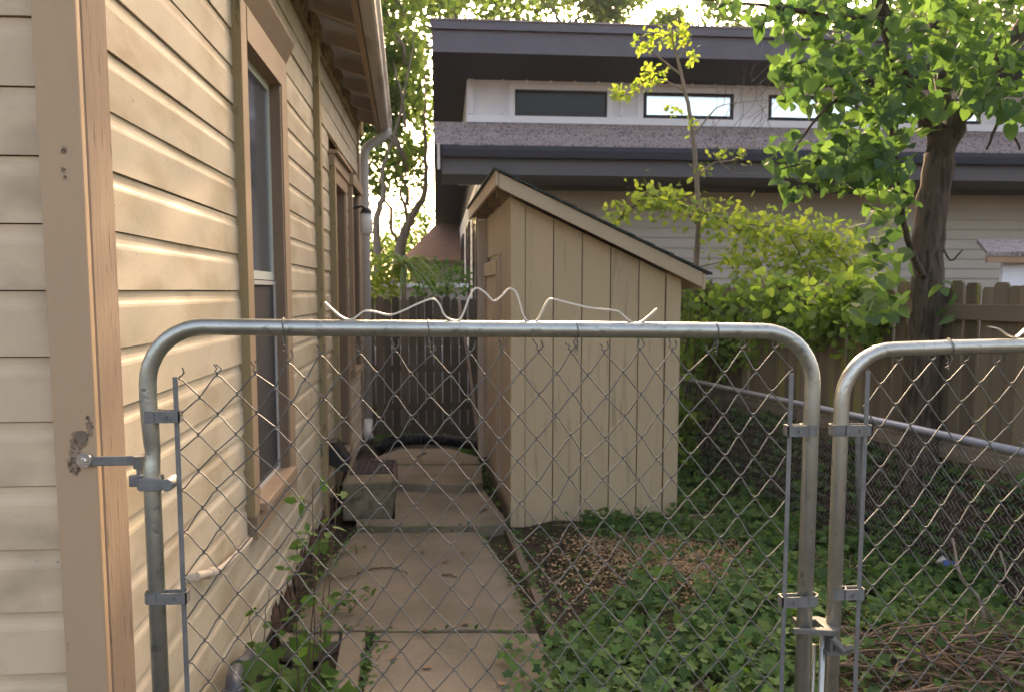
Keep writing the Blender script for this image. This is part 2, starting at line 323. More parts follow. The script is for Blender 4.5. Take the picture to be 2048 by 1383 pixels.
# timber edging
e0, e1 = atZ(1016,1048,.02), atZ(1112,1262,.02)
d = (e1-e0); d.z = 0; pn = Vector((-d.y, d.x, 0)).normalized()*.022
mb = MB(); npt = 8
for i in range(npt):
    a = e0 + d*(i/npt); b = e0 + d*((i+1)/npt); za = gz(a.x,a.y)+.045; zb = gz(b.x,b.y)+.045
    k = pn*(1+.15*math.sin(i*3)); mb.add([(a-k).xy[:]+(za-.09,),(a+k).xy[:]+(za-.09,),(b+k).xy[:]+(zb-.09,),(b-k).xy[:]+(zb-.09,),(a-k).xy[:]+(za,),(a+k).xy[:]+(za,),(b+k).xy[:]+(zb,),(b-k).xy[:]+(zb,)],
        [(3,2,1,0),(4,5,6,7),(0,1,5,4),(1,2,6,5),(2,3,7,6),(3,0,4,7)])
o = obj('edging_board', mb, M['railw']); tag(o, 'weathered timber edging board lying along the path', 'edging')
mb = MB()
a = atZ(1040,1047,.0); b = atZ(1560,1047,.0)
mb.box(a.x+.55, b.x+.3, 5.70, 5.74, -.05, .035)
o = obj('edging_board', mb, M['railw']); tag(o, 'low timber board along the foot of the shed, half sunk in ivy', 'edging')
# ================================================================ CREAM HOUSE (left)
WX, YF, E = -.815, 1.966, .15
house = thing('clapboard_house', (WX, YF, 0), 'cream clapboard house with tan trim and long side wall along the path', 'house')
YB = 8.95
core = MB().box(-6, WX-.075, YF+.03, YB-.02, .0, 3.42)
obj('wall', core, M['trimb'], house)
PROF = [(0,.0022),(0,.106),(-.0018,.114),(-.0055,.122),(-.0075,.132),(-.0075,.1495),(-.028,.1495),(-.028,.0022)]
def sboard(k, y0, y1, top=None):      # board on the side wall (faces +X)
    z = k*E; off = rs.normal()*.0012; n = max(1, int((y1-y0)/.5)); mb = MB(); m = len(PROF)
    ph = rs.rand()*6
    for i in range(n+1):
        y = y0+(y1-y0)*i/n; sg = .0016*math.sin(ph+y*2.1)
        for (x, dz) in PROF: mb.v.append((WX+x+off+(.0015*math.sin(ph+y*3) if x > -.02 else 0), y, z+dz+sg*(1 if x>-.02 else 0)))
    for i in range(n):
        for j in range(m): mb.f.append((i*m+j, i*m+(j+1)%m, (i+1)*m+(j+1)%m, (i+1)*m+j))
    mb.f.append(tuple(range(m-1,-1,-1))); mb.f.append(tuple(n*m+j for j in range(m)))
    mb.f = [tuple(reversed(f)) for f in mb.f]
    return obj('siding_board', mb, M['siding'], house)
CB0, CB1 = 2.045, 2.152
W0, W1, WZ0, WZ1 = 3.526, 4.56, .60, 2.95       # casing outer bounds of the window
ST0, ST1 = 5.76, 5.85                         # vertical strip
D0, D1, DZ1 = 6.52, 7.56, 2.72                # door casing
V0, V1, VZ0, VZ1 = 7.85, 8.72, .9, 2.78
for k in range(1, 22):
    z0, z1 = k*E, (k+1)*E
    segs = [(CB1, ST0)] if (z1 < WZ0+.02 or z0 > WZ1-.03) else [(CB1, W0), (W1, ST0)]
    segs += [(ST1, YB-.1)] if z0 > DZ1 else ([(ST1, D0), (D1, YB-.1)] if (z1 < VZ0 or z0 > VZ1) else [(ST1, D0), (D1, V0), (V1, YB-.1)])
    for a, b in segs: sboard(k, a, b)
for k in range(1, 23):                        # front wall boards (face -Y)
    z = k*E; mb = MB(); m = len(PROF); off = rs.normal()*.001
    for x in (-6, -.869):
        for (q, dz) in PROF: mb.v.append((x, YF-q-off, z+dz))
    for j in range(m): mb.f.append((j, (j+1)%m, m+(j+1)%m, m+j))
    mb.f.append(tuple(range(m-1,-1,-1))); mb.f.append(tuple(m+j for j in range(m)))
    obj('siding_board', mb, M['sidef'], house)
obj('skirt_board', MB().box(WX-.028, WX+.006, CB1, YB-.1, .03, .152), M['siding'], house, bevel=.003)
obj('skirt_board', MB().box(-6, -.87, YF-.006, YF+.028, .03, .152), M['sidef'], house, bevel=.003)
obj('foundation', MB().box(-6, WX-.035, YF+.035, YB, -.3, .05), M['concd'], house)
# corner boards
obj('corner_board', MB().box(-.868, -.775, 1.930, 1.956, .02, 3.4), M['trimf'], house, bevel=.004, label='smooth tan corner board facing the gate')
obj('corner_board', MB().box(-.815,-.784,1.96,CB0,.02,3.4).tube([(-.797, 1.975, .02), (-.797, 1.975, 3.4)], .021, 12), M['trimw'], house, label='rounded corner moulding')
obj('corner_board', MB().box(-.85, -.792, CB0+.004, CB1-.002, .02, 3.4), M['trimw'], house, bevel=.003, label='cracked and weathered side corner board')
kp = atY(163, 872, 1.929)
mb = MB().tube([(kp.x, 1.9295, kp.z), (kp.x, 1.927, kp.z)], .014, 12); obj('wood_knot', mb, M['railw'], house)
def patch(px, py, r, seed, m):
    c = atY(px, py, 1.929); q = np.random.RandomState(seed); n = 16; yy = 1.9294-.0001*seed
    v = [(c.x, yy, c.z)]+[(c.x+r*(.55+.6*q.rand())*math.cos(a*2*math.pi/n), yy, c.z+1.25*r*(.55+.6*q.rand())*math.sin(a*2*math.pi/n)) for a in range(n)]
    obj('peeled_patch', MB().add(v, [(0,1+(a+1)%n,1+a) for a in range(n)]), M[m], house)
for i, (px, py, r) in enumerate([(150,905,.020),(160,880,.022),(178,850,.010),(140,925,.011),(176,835,.006),(150,938,.012),(128,300,.008),(126,340,.006),(130,355,.005),(148,868,.006),(180,865,.008)]): patch(px, py, r, i+1, 'peelw')
# vertical strip
# vertical strip
obj('batten', MB().box(WX-.02, WX+.042, ST0, ST1, .05, 3.36), M['trimo'], house, bevel=.003, label='olive stained vertical batten')
obj('corner_board', MB().box(WX-.02, WX+.02, YB-.1, YB, .03, 3.36), M['trim'], house, bevel=.003)
# window
win = obj('window', MB().box(WX-.07, WX-.06, W0+.1, W1-.1, .7, 2.70), M['black'], house)
CX = -.779; GX = -.838
obj('casing', MB().box(WX-.02, CX, W0, W0+.016, .69, 2.835), M['trimo'], win, label='olive stained outer edge of the casing')
obj('casing', MB().box(WX-.02, CX-.001, W0+.017, W0+.11, .69, 2.835), M['trim'], win, bevel=.002)
obj('casing', MB().box(WX-.02, CX, W1-.15, W1, .69, 2.835), M['trim'], win, bevel=.002)
obj('jamb', MB().box(WX-.058, CX-.006, W1-.175, W1-.151, .72, 2.705), M['trimb'], win)
obj('jamb', MB().box(WX-.058, CX-.006, W0+.111, W0+.135, .72, 2.705), M['trimb'], win)
obj('head_casing', MB().box(WX-.058, CX+.002, W0+.112, W1-.152, 2.69, 2.83), M['trim'], win)
mb = MB().sweep([(-.02,0,2.838),(.028,0,2.838),(.075,0,2.94),(.075,0,2.955),(-.02,0,2.97)], (WX, W0-.03, 0), (WX, W1+.03, 0))
mb.f = [tuple(reversed(f)) for f in mb.f]; obj('window_hood', mb, M['trimb'], win)
obj('sill', MB().box(WX-.058, CX+.028, W0+.112, W1-.152, .69, .725), M['trim'], win, bevel=.003)
obj('apron', MB().box(WX-.02, CX-.004, W0+.06, W1+.05, .575, .688), M['trim'], win, bevel=.003)
gy0, gy1 = W0+.136, W1-.176
obj('sash', MB().box(GX-.026,GX,gy0,gy0+.03,1.705,2.69).box(GX-.026,GX,gy1-.03,gy1,1.705,2.69).box(GX-.025,GX-.001,gy0+.03,gy1-.03,2.65,2.69).box(GX-.025,GX-.001,gy0+.03,gy1-.03,1.705,1.745), M['sash'], win, label='upper white sash')
obj('sash', MB().box(GX-.016,GX+.006,gy0,gy0+.012,.726,1.70).box(GX-.016,GX+.006,gy1-.014,gy1,.726,1.70).box(GX-.015,GX+.005,gy0+.012,gy1-.014,.726,.74).box(GX-.015,GX+.005,gy0+.012,gy1-.014,1.68,1.70), M['downsp'], win, label='lower white screen frame')
obj('pane', MB().box(GX-.016,GX-.010,gy0+.03,gy1-.03,1.745,2.65), M['glassg'], win, label='upper pane')
obj('screen', MB().box(GX-.008,GX-.004,gy0+.012,gy1-.014,.74,1.68), M['screen'], win, label='dark insect screen over the lower pane')
# door
door = obj('door', MB().box(WX-.072, WX-.062, D0+.08, D1-.1, .28, 2.52), M['trimb'], house)
obj('casing', MB().box(WX-.02, WX+.045, D0, D0+.09, .12, 2.60), M['trimo'], door, bevel=.002)
obj('casing', MB().box(WX-.02, WX+.025, D1-.10, D1, .12, 2.60), M['trim'], door, bevel=.002)
obj('jamb', MB().box(WX-.061, WX+.015, D1-.14, D1-.103, .30, 2.54), M['trimb'], door)
obj('head_casing', MB().box(WX-.061, WX+.03, D0+.092, D1-.102, 2.50, 2.60), M['trim'], door)
obj('head_casing', MB().box(WX-.02, WX+.045, D0-.01, D1+.02, 2.603, 2.69), M['trim'], door, bevel=.003)
obj('hood', MB().box(WX-.02, WX+.075, D0-.02, D1+.04, 2.692, 2.72), M['trim'], door, bevel=.003)
obj('threshold', MB().box(WX-.061, WX+.05, D0+.092, D1-.15, .24, .285), M['concd'], door)
door2 = obj('window', MB().box(WX-.07, WX-.062, V0+.1, V1-.1, .9, 2.6), M['glassd'], house)
obj('casing', MB().box(WX-.02, WX+.04, V0, V0+.10, .9, 2.62), M['trim'], door2, bevel=.002)
obj('casing', MB().box(WX-.02, WX+.03, V1-.10, V1, .9, 2.62), M['trim'], door2, bevel=.002)
obj('jamb', MB().box(WX-.061, WX+.02, V1-.135, V1-.102, .9, 2.6), M['trimb'], door2)
obj('hood', MB().box(WX-.02, WX+.06, V0-.03, V1+.03, 2.622, 2.72), M['trim'], door2, bevel=.003)
obj('sill', MB().box(WX-.02, WX+.05, V0, V1, .86, .897), M['trim'], door2)
# eave: rafters, soffit, gutter (runs slightly askew of the wall)
def gx(y, dx=0): return -.335 - .0348*(y-5.34) + dx       # outer face of the gutter
EY0, EY1 = 1.2, 9.35; ZG = 3.36
def skew(name, xa, xb, z0, z1, m, zb=None, **k):
    """long piece between two skewed x functions"""
    mb = MB(); z2 = z0 if zb is None else zb[0]; z3 = z1 if zb is None else zb[1]
    v = []
    for y in (EY0, EY1): v += [(xa(y),y,z0),(xb(y),y,z2),(xb(y),y,z3),(xa(y),y,z1)]
    mb.add(v, [(0,1,2,3),(7,6,5,4),(1,0,4,5),(2,1,5,6),(3,2,6,7),(0,3,7,4)]); return obj(name, mb, m, house, **k)
skew('fascia', lambda y: gx(y)-.165, lambda y: gx(y)-.128, ZG-.02, ZG+.15, M['trim'])
gp = [(-.122,.0),(-.045,.0),(-.03,.012),(-.024,.05),(-.002,.085),(0,.118),(-.010,.118),(-.034,.055),(-.050,.010),(-.112,.010),(-.112,.118),(-.122,.118)]
mb = MB(); n = len(gp)
for y in (EY0, EY1):
    for dx, dz in gp: mb.v.append((gx(y)+dx, y, ZG+dz))
for j in range(n): mb.f.append((j, n+j, n+(j+1)%n, (j+1)%n))
mb.f += [tuple(range(n)), tuple(range(2*n-1, n-1, -1))]
mb.box(gx(EY1)-.12, gx(EY1)-.002, EY1, EY1+.004, ZG, ZG+.118)
gut = obj('gutter', mb, M['gutter'], house)
RS = .36    # roof slope
skew('roof_deck', lambda y: -6., lambda y: gx(y)-.05, ZG+.16+RS*5.55, ZG+.19+RS*5.55, M['soffit'], zb=(ZG+.155, ZG+.18))
skew('roof', lambda y: -6., lambda y: gx(y)-.03, ZG+.192+RS*5.55, ZG+.215+RS*5.55, M['roofs'], zb=(ZG+.182, ZG+.20))
for i in range(-6, 6):
    y = 5.55+i*.655
    if y < EY0+.1: continue
    xo = gx(y)-.17; zt = ZG+.145; xw = -1.0
    dz = RS*(xo-xw)
    mb = MB().sweep([(xo,0,zt-.155),(xo,0,zt),(xw,0,zt+dz),(xw,0,zt+dz-.17)], (0,y,0), (0,y+.045,0))
    obj('rafter', mb, M['rafter'], house)
    # blocking between rafters, ragged peeling paint
    z0 = 3.36; mb = MB(); m = 9
    top = []; bot = []
    for j in range(m):
        yy = y+.05+(.63-.06)*j/(m-1); bot.append((yy, z0-.02+rs.rand()*.03)); top.append((yy, 3.52))
    v = [(WX-.01,a,b) for a,b in bot]+[(WX-.01,a,b) for a,b in top]+[(WX+.018,a,b) for a,b in bot]+[(WX+.018,a,b) for a,b in top]
    f = []
    for j in range(m-1):
        f += [(j,m+j,m+j+1,j+1),(2*m+j,2*m+j+1,3*m+j+1,3*m+j),(j,j+1,2*m+j+1,2*m+j)]
    mb.add(v, f); obj('blocking', mb, M['peel'], house)
obj('frieze_board', MB().box(WX-.02, WX+.012, ST1, YB, 3.305, 3.352), M['peel'], house, bevel=.002)
obj('frieze_board', MB().box(WX-.02, WX+.012, CB1, ST0, 3.305, 3.352), M['trimo'], house, bevel=.002)
# downspout
dsx = WX+.055
pts = wob([(gx(9.06)-.06,9.06,ZG+.005),(gx(9.06)-.06,9.06,ZG-.05),(gx(9.06)-.14,9.06,ZG-.11),(dsx+.03,9.06,ZG-.20),(dsx,9.06,ZG-.32),(dsx,9.06,2.6)], 0, 5)
ds = MB().tube(pts+[(dsx,9.06,.22)], .048, 10); dso = obj('downspout', ds, M['downsp'], house, smooth=True)
obj('downspout_shoe', MB().tube([(dsx,9.06,.24),(dsx,8.85,.15),(dsx+.03,8.78,.08)], .052, 10), M['downsp'], dso, smooth=True)
# rot at the foot of the wall
for i in range(26):
    y = 3.9+i*.14+rs.rand()*.05; h = .05+rs.rand()*.07
    mb = MB(); p = [(WX+.01+rs.rand()*.03, y+rs.rand()*.04, rs.rand()*.01) for _ in range(1)][0]
    n = 6; top = [(WX+.004+.02*rs.rand(), y+.02*j+rs.normal()*.004, .03+h*rs.rand()+.02) for j in range(n)]
    bot = [(WX+.012+.04*rs.rand(), y+.02*j, -.02) for j in range(n)]; bk = [(WX-.02, y+.02*j, -.02) for j in range(n)]
    mb.add(top+bot+bk, [(j,n+j,n+j+1,j+1) for j in range(n-1)]+[(j+1,2*n+j+1,2*n+j,j) for j in range(n-1)])
    obj('rotten_wood_piece', mb, M['rust'], house)
# black vent flap box on the wall
v0 = 6.0
vent = thing('wall_vent', (WX, v0, .5), 'small black vent hood on the house wall above the concrete step', 'vent')
mb = MB().sweep([(0,0,.40),(.13,0,.33),(.15,0,.42),(.06,0,.56),(0,0,.56)], (WX+.012,v0,0), (WX+.012,v0+.2,0)); mb.f = [tuple(reversed(f)) for f in mb.f]
obj('hood', mb, M['plast'], vent, bevel=.004)
# wall lamp
lp = Vector((WX+.03, 7.95, 2.42))
lamp = thing('wall_lamp', lp, 'small wall lamp with clear glass jar beside the far door', 'lamp')
obj('arm', MB().tube([lp, lp+Vector((.09,0,.02)), lp+Vector((.13,0,-.01))], .012, 8).tube([lp+Vector((-.015,0,0)), lp+Vector((0,0,0))], .045, 12), M['plast'], lamp, smooth=False)
obj('cap', MB().tube([lp+Vector((.13,0,-.045)), lp+Vector((.13,0,.0))], [.062,.04], 14), M['plast'], lamp)
obj('glass_jar', MB().tube([lp+Vector((.13,0,-.25)),lp+Vector((.13,0,-.22)),lp+Vector((.13,0,-.13)),lp+Vector((.13,0,-.046))], [.03,.055,.06,.05], 14), M['jar'], lamp, smooth=True)
# conduit and valve on the wall near the gate
def wallpt(px, py, off=.02): return atX(px, py, WX+off)
cp = wob([wallpt(500,1078,.025), wallpt(470,1110,.03), wallpt(440,1137,.03), wallpt(425,1144,.03)], 0, 3)
pipe = thing('wall_pipe', cp[-1], 'short off white pipe with a capped valve running along the house siding', 'pipe')
obj('pipe', MB().tube(cp, .012, 10), M['pvc'], pipe, smooth=True)
q0, q1 = wallpt(428,1143,.03), wallpt(392,1152,.03)
obj('valve', MB().tube([q0,q0.lerp(q1,.3),q0.lerp(q1,.32),q1], [.019,.019,.015,.015], 12).tube([q1+Vector((0,-.004,0)), q1+Vector((-.03,-.01,-.005))], .018, 10), M['pvc'], pipe)
# grey pipe elbow at the bottom
pe = [atX(500,1308,WX+.05), atX(486,1328,WX+.07), atX(470,1345,WX+.10), atX(466,1375,WX+.12), atX(466,1440,WX+.12)]
pipe2 = thing('grey_pipe', atX(466,1440,WX+.12), 'grey threaded pipe elbow standing beside the house wall', 'pipe')
obj('elbow', MB().tube(wob(pe, 0, 4), .026, 14), M['pipeg'], pipe2, smooth=True)
obj('collar', MB().tube([pe[1], pe[1].lerp(pe[2], .6)], .036, 8), M['pipeg'], pipe2)
obj('collar', MB().tube([pe[3], pe[3].lerp(pe[4], .5)], .036, 8), M['pipeg'], pipe2)
# concrete step + mat
s0 = atZ(682,1037,0.03)
SX0, SX1, SY0, SY1 = -.70, -.335, 5.98, 6.75
st = obj('concrete_step', MB().box(SX0, SX1, SY0, SY1, -.02, .265), M['concd'], bevel=.012); tag(st, 'mossy concrete block step below the house door', 'step')
mt = thing('door_mat', (-.5, 6.4, .268), 'rusty red metal grate mat lying on the concrete step', 'mat')
fr = MB()
for i in range(6): fr.box(-.66, -.355, 6.28+i*.07, 6.292+i*.07, .2655, .279)
for i in range(7): fr.box(-.655+i*.045, -.645+i*.045, 6.27, 6.68, .268, .277)
obj('grate', fr, M['redm'], mt)
obj('rim', MB().box(-.675,-.34,6.25,6.265,.2655,.284).box(-.675,-.34,6.69,6.705,.2655,.284).box(-.675,-.662,6.265,6.69,.2655,.284).box(-.353,-.34,6.265,6.69,.2655,.284), M['redm'], mt)
# ================================================================ SHED
RD = Vector((1, -.05, 0)).normalized(); BD = Vector((-.03, 1, 0)).normalized()
A = Vector((.519, 5.83, 0))
def SP(u, v, z): p = A + RD*u + BD*v; return (p.x, p.y, z)
SW, SD = 1.205, 2.35
shed = thing('garden_shed', A, 'tan plywood garden shed with sloping single pitch roof behind the gate', 'shed')
def sbox(u0,u1,v0,v1,z0,z1,zl=None):   # z1 at u0, zl at u1
    zl = z1 if zl is None else zl
    v = [SP(u0,v0,z0),SP(u1,v0,z0),SP(u1,v1,z0),SP(u0,v1,z0),SP(u0,v0,z1),SP(u1,v0,zl),SP(u1,v1,zl),SP(u0,v1,z1)]
    return MB().add(v, [(0,3,2,1),(4,5,6,7),(0,1,5,4),(1,2,6,5),(2,3,7,6),(3,0,4,7)])
def rz(u): return 2.30 - .475*u          # underside line of the roof
obj('wall', sbox(.012,SW-.01,.014,SD,-.02,rz(0)-.02,rz(SW)-.02), M['black'], shed)
edges = [.102, .305, .508, .711, .914, 1.10]
ue = [.10,.302,.505,.708,.911,1.102]
for a, b in zip(ue[:-1], ue[1:]):
    obj('wall_panel', sbox(a+.0035, b-.0035, .0, .014, -.05, rz(a), rz(b)), M['shed'], shed, bevel=.0015)
obj('corner_trim', sbox(-.002, .098, -.014, .012, -.05, rz(0), rz(.098)), M['shed'], shed, bevel=.002)
obj('corner_trim', sbox(1.106, SW+.004, -.014, .012, -.05, rz(1.106), rz(SW)), M['shed'], shed, bevel=.002)
obj('wall_panel', sbox(SW-.012, SW, .013, SD, 0, rz(SW)), M['shed'], shed)
nm = MB()
nv = mesh('nail_head', *(lambda m: (m.v, m.f))(MB().tube([(0,0,0),(0,-.0015,0)], [.004,.0035], 6)), M['trimb'])
for u in (.05, .14, .33, .54, .745, .95, 1.15):
    for z in (.10, .62, 1.15):
        if z < rz(u)-.1: link('nail_head', nv, shed, SP(u+rs.normal()*.004, -.0152 if u in (.05,1.15) else -.0012, z+rs.normal()*.02))
# left side (door side)
obj('wall_panel', sbox(0, .012, .015, .62, .0, rz(0)+.01), M['shedd'], shed)
obj('wall_panel', sbox(0, .012, 1.9, SD, .0, rz(0)+.01), M['shedd'], shed)
obj('wall_panel', sbox(0, .012, .62, 1.9, 1.95, rz(0)+.01), M['shedd'], shed, label='panel over the door')
sdoor = obj('door', sbox(-.012, .01, .74, 1.86, .12, 1.90), M['shedd'], shed, bevel=.003)
obj('door_rail', sbox(-.030, -.0125, .74, 1.86, 1.78, 1.90), M['shedd'], sdoor, bevel=.002)
obj('door_stile', sbox(-.030, -.0125, .74, .84, .12, 1.775), M['shedd'], sdoor, bevel=.002)
obj('door_stile', sbox(-.030, -.0125, 1.76, 1.86, .12, 1.775), M['shedd'], sdoor, bevel=.002)
obj('door_trim', sbox(-.022, .011, .64, .73, .05, 1.94), M['shedd'], shed, bevel=.002)
obj('door_trim', sbox(-.085, .02, 1.885, 1.92, .08, rz(0)), M['shedp'], shed, bevel=.003, label='pale edge trim of the shed door side')
obj('hasp', MB().add(*[(lambda m:(m.v,m.f))(sbox(-.062,-.05,1.84,1.90,1.24,1.29))][0]), M['band'], sdoor)
obj('base_skid', sbox(-.02, .02, .0, SD, -.03, .09), M['railw'], shed, label='bottom timber skid')
# roof
RO = .115
def rslab(u0,u1,v0,v1,d0,d1): # thickness offsets above rz
    v = [SP(u0,v0,rz(u0)+d0),SP(u1,v0,rz(u1)+d0),SP(u1,v1,rz(u1)+d0),SP(u0,v1,rz(u0)+d0),SP(u0,v0,rz(u0)+d1),SP(u1,v0,rz(u1)+d1),SP(u1,v1,rz(u1)+d1),SP(u0,v1,rz(u0)+d1)]
    return MB().add(v, [(0,3,2,1),(4,5,6,7),(0,1,5,4),(1,2,6,5),(2,3,7,6),(3,0,4,7)])
obj('roof_deck', rslab(-RO+.02, SW+.12, -.10, SD+.25, .085, .105), M['shedt'], shed)
obj('rake_board', rslab(-RO+.02, SW+.118, -.125, -.103, .005, .108), M['shedt'], shed, bevel=.002, label='long sloping rake board on the front')
obj('eave_fascia', sbox(-RO-.005, -RO+.017, -.125, SD+.26, rz(-RO)+.01, rz(-RO)+.112), M['shedt'], shed, bevel=.002, label='high side fascia board')
obj('eave_fascia', sbox(SW+.121, SW+.14, -.125, SD+.26, rz(SW+.12)-.01, rz(SW+.12)+.10), M['shedt'], shed, bevel=.002, label='low side fascia board')
obj('soffit', sbox(-RO+.018, .0, -.10, SD+.25, rz(-RO)+.035, rz(-RO)+.05), M['trimb'], shed)
nC = 11
for i in range(nC):
    u0 = -RO-.02 + i*(SW+.17+RO)/nC; u1 = u0 + (SW+.17+RO)/nC + .03
    mb = rslab(u0, u1, -.15+rs.rand()*.006, SD+.28, .110, .124)
    v = list(mb.v)
    for j in (1,2,5,6): v[j] = (v[j][0], v[j][1], v[j][2]+.010)
    mb.v = v; obj('shingle', mb, M['roofd'], shed)
for i in range(4):
    obj('rafter_end', sbox(-RO+.02, -.001, .05+i*.6, .09+i*.6, rz(-RO)-.05+.0, rz(-RO)+.033), M['trimb'], shed)
# stick leaning against the shed
a = atY(918, 598, 8.9); b = atY(962, 905, 7.9)
o = obj('leaning_stick', MB().tube(wob([b, b.lerp(a,.5), a], .004, 4), [.020,.014], 8), M['twigl'], smooth=True); tag(o, 'pale bare stick leaning against the far corner of the shed', 'stick')
# ================================================================ BACK FENCE
def picket_mesh(name, wd, h, th, ear, m):
    o = MB(); prof = [(0,0),(wd,0),(wd,h-ear),(wd-ear*.8,h),(ear*.8,h),(0,h-ear)]
    v = [(x,0,z) for x,z in prof]+[(x,th,z) for x,z in prof]; n = 6
    o.add(v, [tuple(range(n)), tuple(range(2*n-1,n-1,-1))]+[(i,n+i,n+(i+1)%n,(i+1)%n) for i in range(n)])
    return mesh(name, o.v, o.f, m)
bf = thing('back_fence', (-.4, 9.8, 0), 'dark brown dog eared wooden picket fence closing the end of the path', 'fence')
pm = [picket_mesh('picket', .09, 1.60+.012*i, .018, .028, M['fenced']) for i in range(4)]
YBF = 9.8; x = -2.2; i = 0
while x < 3.2:
    o = link('picket', pm[rs.randint(4)], bf, (x, YBF+rs.normal()*.003, -.05+rs.normal()*.010)); o.rotation_euler = (0, rs.normal()*.005, rs.normal()*.01)
    x += .0985+rs.normal()*.0012; i += 1
for z0, z1 in ((.34,.42),(.80,.88),(1.25,1.33)):
    obj('rail', MB().box(-2.2, 3.2, YBF+.022, YBF+.06, z0-.10, z1-.1), M['fenced'], bf)
# corrugated pipe on ground by the fence
hp = wob([atZ(752,902,.10), atZ(775,888,.16), atZ(800,880,.18), atZ(850,877,.17), atZ(910,882,.14), atZ(950,888,.10), atZ(1010,893,.05)], 0, 14)
o = obj('drain_pipe', MB().tube(hp, [.055 + (.007 if k%2 else -.004) for k in range(len(hp))], 12), M['hose']); tag(o, 'black corrugated drain pipe curving across the end of the path', 'pipe')
# ================================================================ RIGHT CHAIN LINK FENCE + BOARD FENCE
FS = -.19
def cx(Y): return 3.725 + FS*Y         # chain link line
def bx_(Y): return 4.17 + FS*Y         # board fence line
cl = thing('chain_link_fence', (cx(4), 4, 0), 'low old chain link fence with grey top rail beside the ivy', 'fence')
ZR = .83
Ys, Ye = 2.2, 8.9
obj('top_rail', MB().tube([(cx(Ys),Ys,ZR),(cx(5.2),5.2,ZR+.004),(cx(Ye),Ye,ZR)], .021, 10), M['pipeg'] if False else mat('grey_rail', (.36,.38,.45), .45, .1, 10, .1, 80, metal=.3), cl, smooth=True)
for Y in (2.9, 5.16, 7.5):
    lean = .05 if Y == 5.16 else 0
    p = obj('post', MB().tube([(cx(Y)+.02+lean,Y,-.15),(cx(Y)+.02,Y,ZR-.03)], .024, 10), M['band'], cl, smooth=True)
    obj('post_cap', MB().tube([(cx(Y)+.02,Y,ZR-.06),(cx(Y)+.02,Y,ZR-.02),(cx(Y)+.01,Y,ZR+.005)], [.031,.031,.02], 10), M['band'], p)
mb = MB(); W2 = .036; k = 0; y = Ys
while y < Ye:
    pts = []
    n = 22
    for j in range(n):
        z = ZR-.02-j*.037; yy = y + (W2 if j % 2 else 0) + (.002 if j%2 else -.002); pts.append((cx(yy)-.026+(.003 if (j+k)%2 else -.003)+.01*math.sin(yy*2)*j/n, yy, z))
    mb.tube(pts, .0017, 3, cap=False); y += W2; k += 1
obj('chain_link_mesh', mb, M['wired'], cl, kind='stuff')
wf = thing('board_fence', (bx_(5), 5, 0), 'tall weathered board fence behind the chain link fence and the tree', 'fence')
pm2 = [picket_mesh('picket', .0985, 1.70+.015*i, .018, .02, M['fencel']) for i in range(4)]
Y = 1.6; dd = Vector((FS,1,0)).normalized(); ang = math.atan2(dd.y, dd.x)
while Y < 9.6:
    o = link('picket', pm2[rs.randint(4)], wf, (bx_(Y)+rs.normal()*.003, Y, -.02+rs.normal()*.012)); o.rotation_euler = (0, rs.normal()*.008, ang+rs.normal()*.012)
    Y += .0995*dd.y
def frail(z0, z1, off, y0, y1, name='rail'):
    a = Vector((bx_(y0)-off, y0, 0)); b = Vector((bx_(y1)-off, y1, 0)); t = Vector((-.04, -.0076, 0))
    mb = MB().add([a+Vector((0,0,z0)),a+t+Vector((0,0,z0)),a+t+Vector((0,0,z1)),a+Vector((0,0,z1)),b+Vector((0,0,z0)),b+t+Vector((0,0,z0)),b+t+Vector((0,0,z1)),b+Vector((0,0,z1))],
        [(0,1,2,3),(7,6,5,4),(0,4,5,1),(1,5,6,2),(2,6,7,3),(3,7,4,0)])
    return obj(name, mb, M['railw'], wf, bevel=.003)
for a, b in ((1.6,3.98),(4.0,6.4),(6.42,9.5)):
    frail(1.475, 1.57, .020, a, b); frail(.60, .70, .020, a, b)
for Y in (3.99, 6.41):
    p = Vector((bx_(Y)-.075, Y, 0)); obj('post', MB().box(p.x-.045,p.x+.045,Y-.045,Y+.045,-.1,1.70) if False else MB().box(bx_(Y)+.03,bx_(Y)+.12,Y-.045,Y+.045,-.1,1.5), M['railw'], wf)
# ================================================================ MODERN HOUSE behind
HY = 14.0
hb = thing('modern_house', (5, HY, 0), 'modern house with charcoal roof edges, white clerestory and grey lap siding', 'house')
XL, XU, XR = .79, .52, 13.5
def hz(py, Y, px=1200): return atY(px, py, Y).z
zc0, zc1 = hz(247, HY), hz(140, HY)
obj('wall', MB().box(XL+.02, XR, HY+.02, 30, -.1, zc0), M['sofd'], hb)
k = 0; z = -.02
while z < hz(335, HY):
    mb = MB().sweep([(0,-.034,z),(0,-.012,z+.004),(0,0,z+.185),(0,-.004,z+.185)], (XL+.0,HY,0), (XR,HY,0)); mb.f = [tuple(reversed(f)) for f in mb.f]
    obj('siding_board', mb, M['grey'], hb)
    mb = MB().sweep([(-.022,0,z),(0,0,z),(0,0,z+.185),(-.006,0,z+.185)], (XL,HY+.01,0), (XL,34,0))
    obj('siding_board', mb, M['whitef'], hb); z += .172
obj('corner_board', MB().box(XL-.03, XL+.08, HY-.035, HY-.0, 0, hz(335,HY)), M['white'], hb)
for y0 in (15.6, 19.4, 23.5):
    wn = obj('window', MB().box(XL-.045, XL-.03, y0, y0+1.5, .9, 3.2), M['glassd'], hb)
    obj('frame', MB().box(XL-.06,XL-.022,y0-.08,y0,.85,3.25).box(XL-.06,XL-.022,y0+1.5,y0+1.58,.85,3.25).box(XL-.058,XL-.023,y0,y0+1.5,3.2,3.25).box(XL-.058,XL-.023,y0,y0+1.5,.85,.9), M['black'], wn)
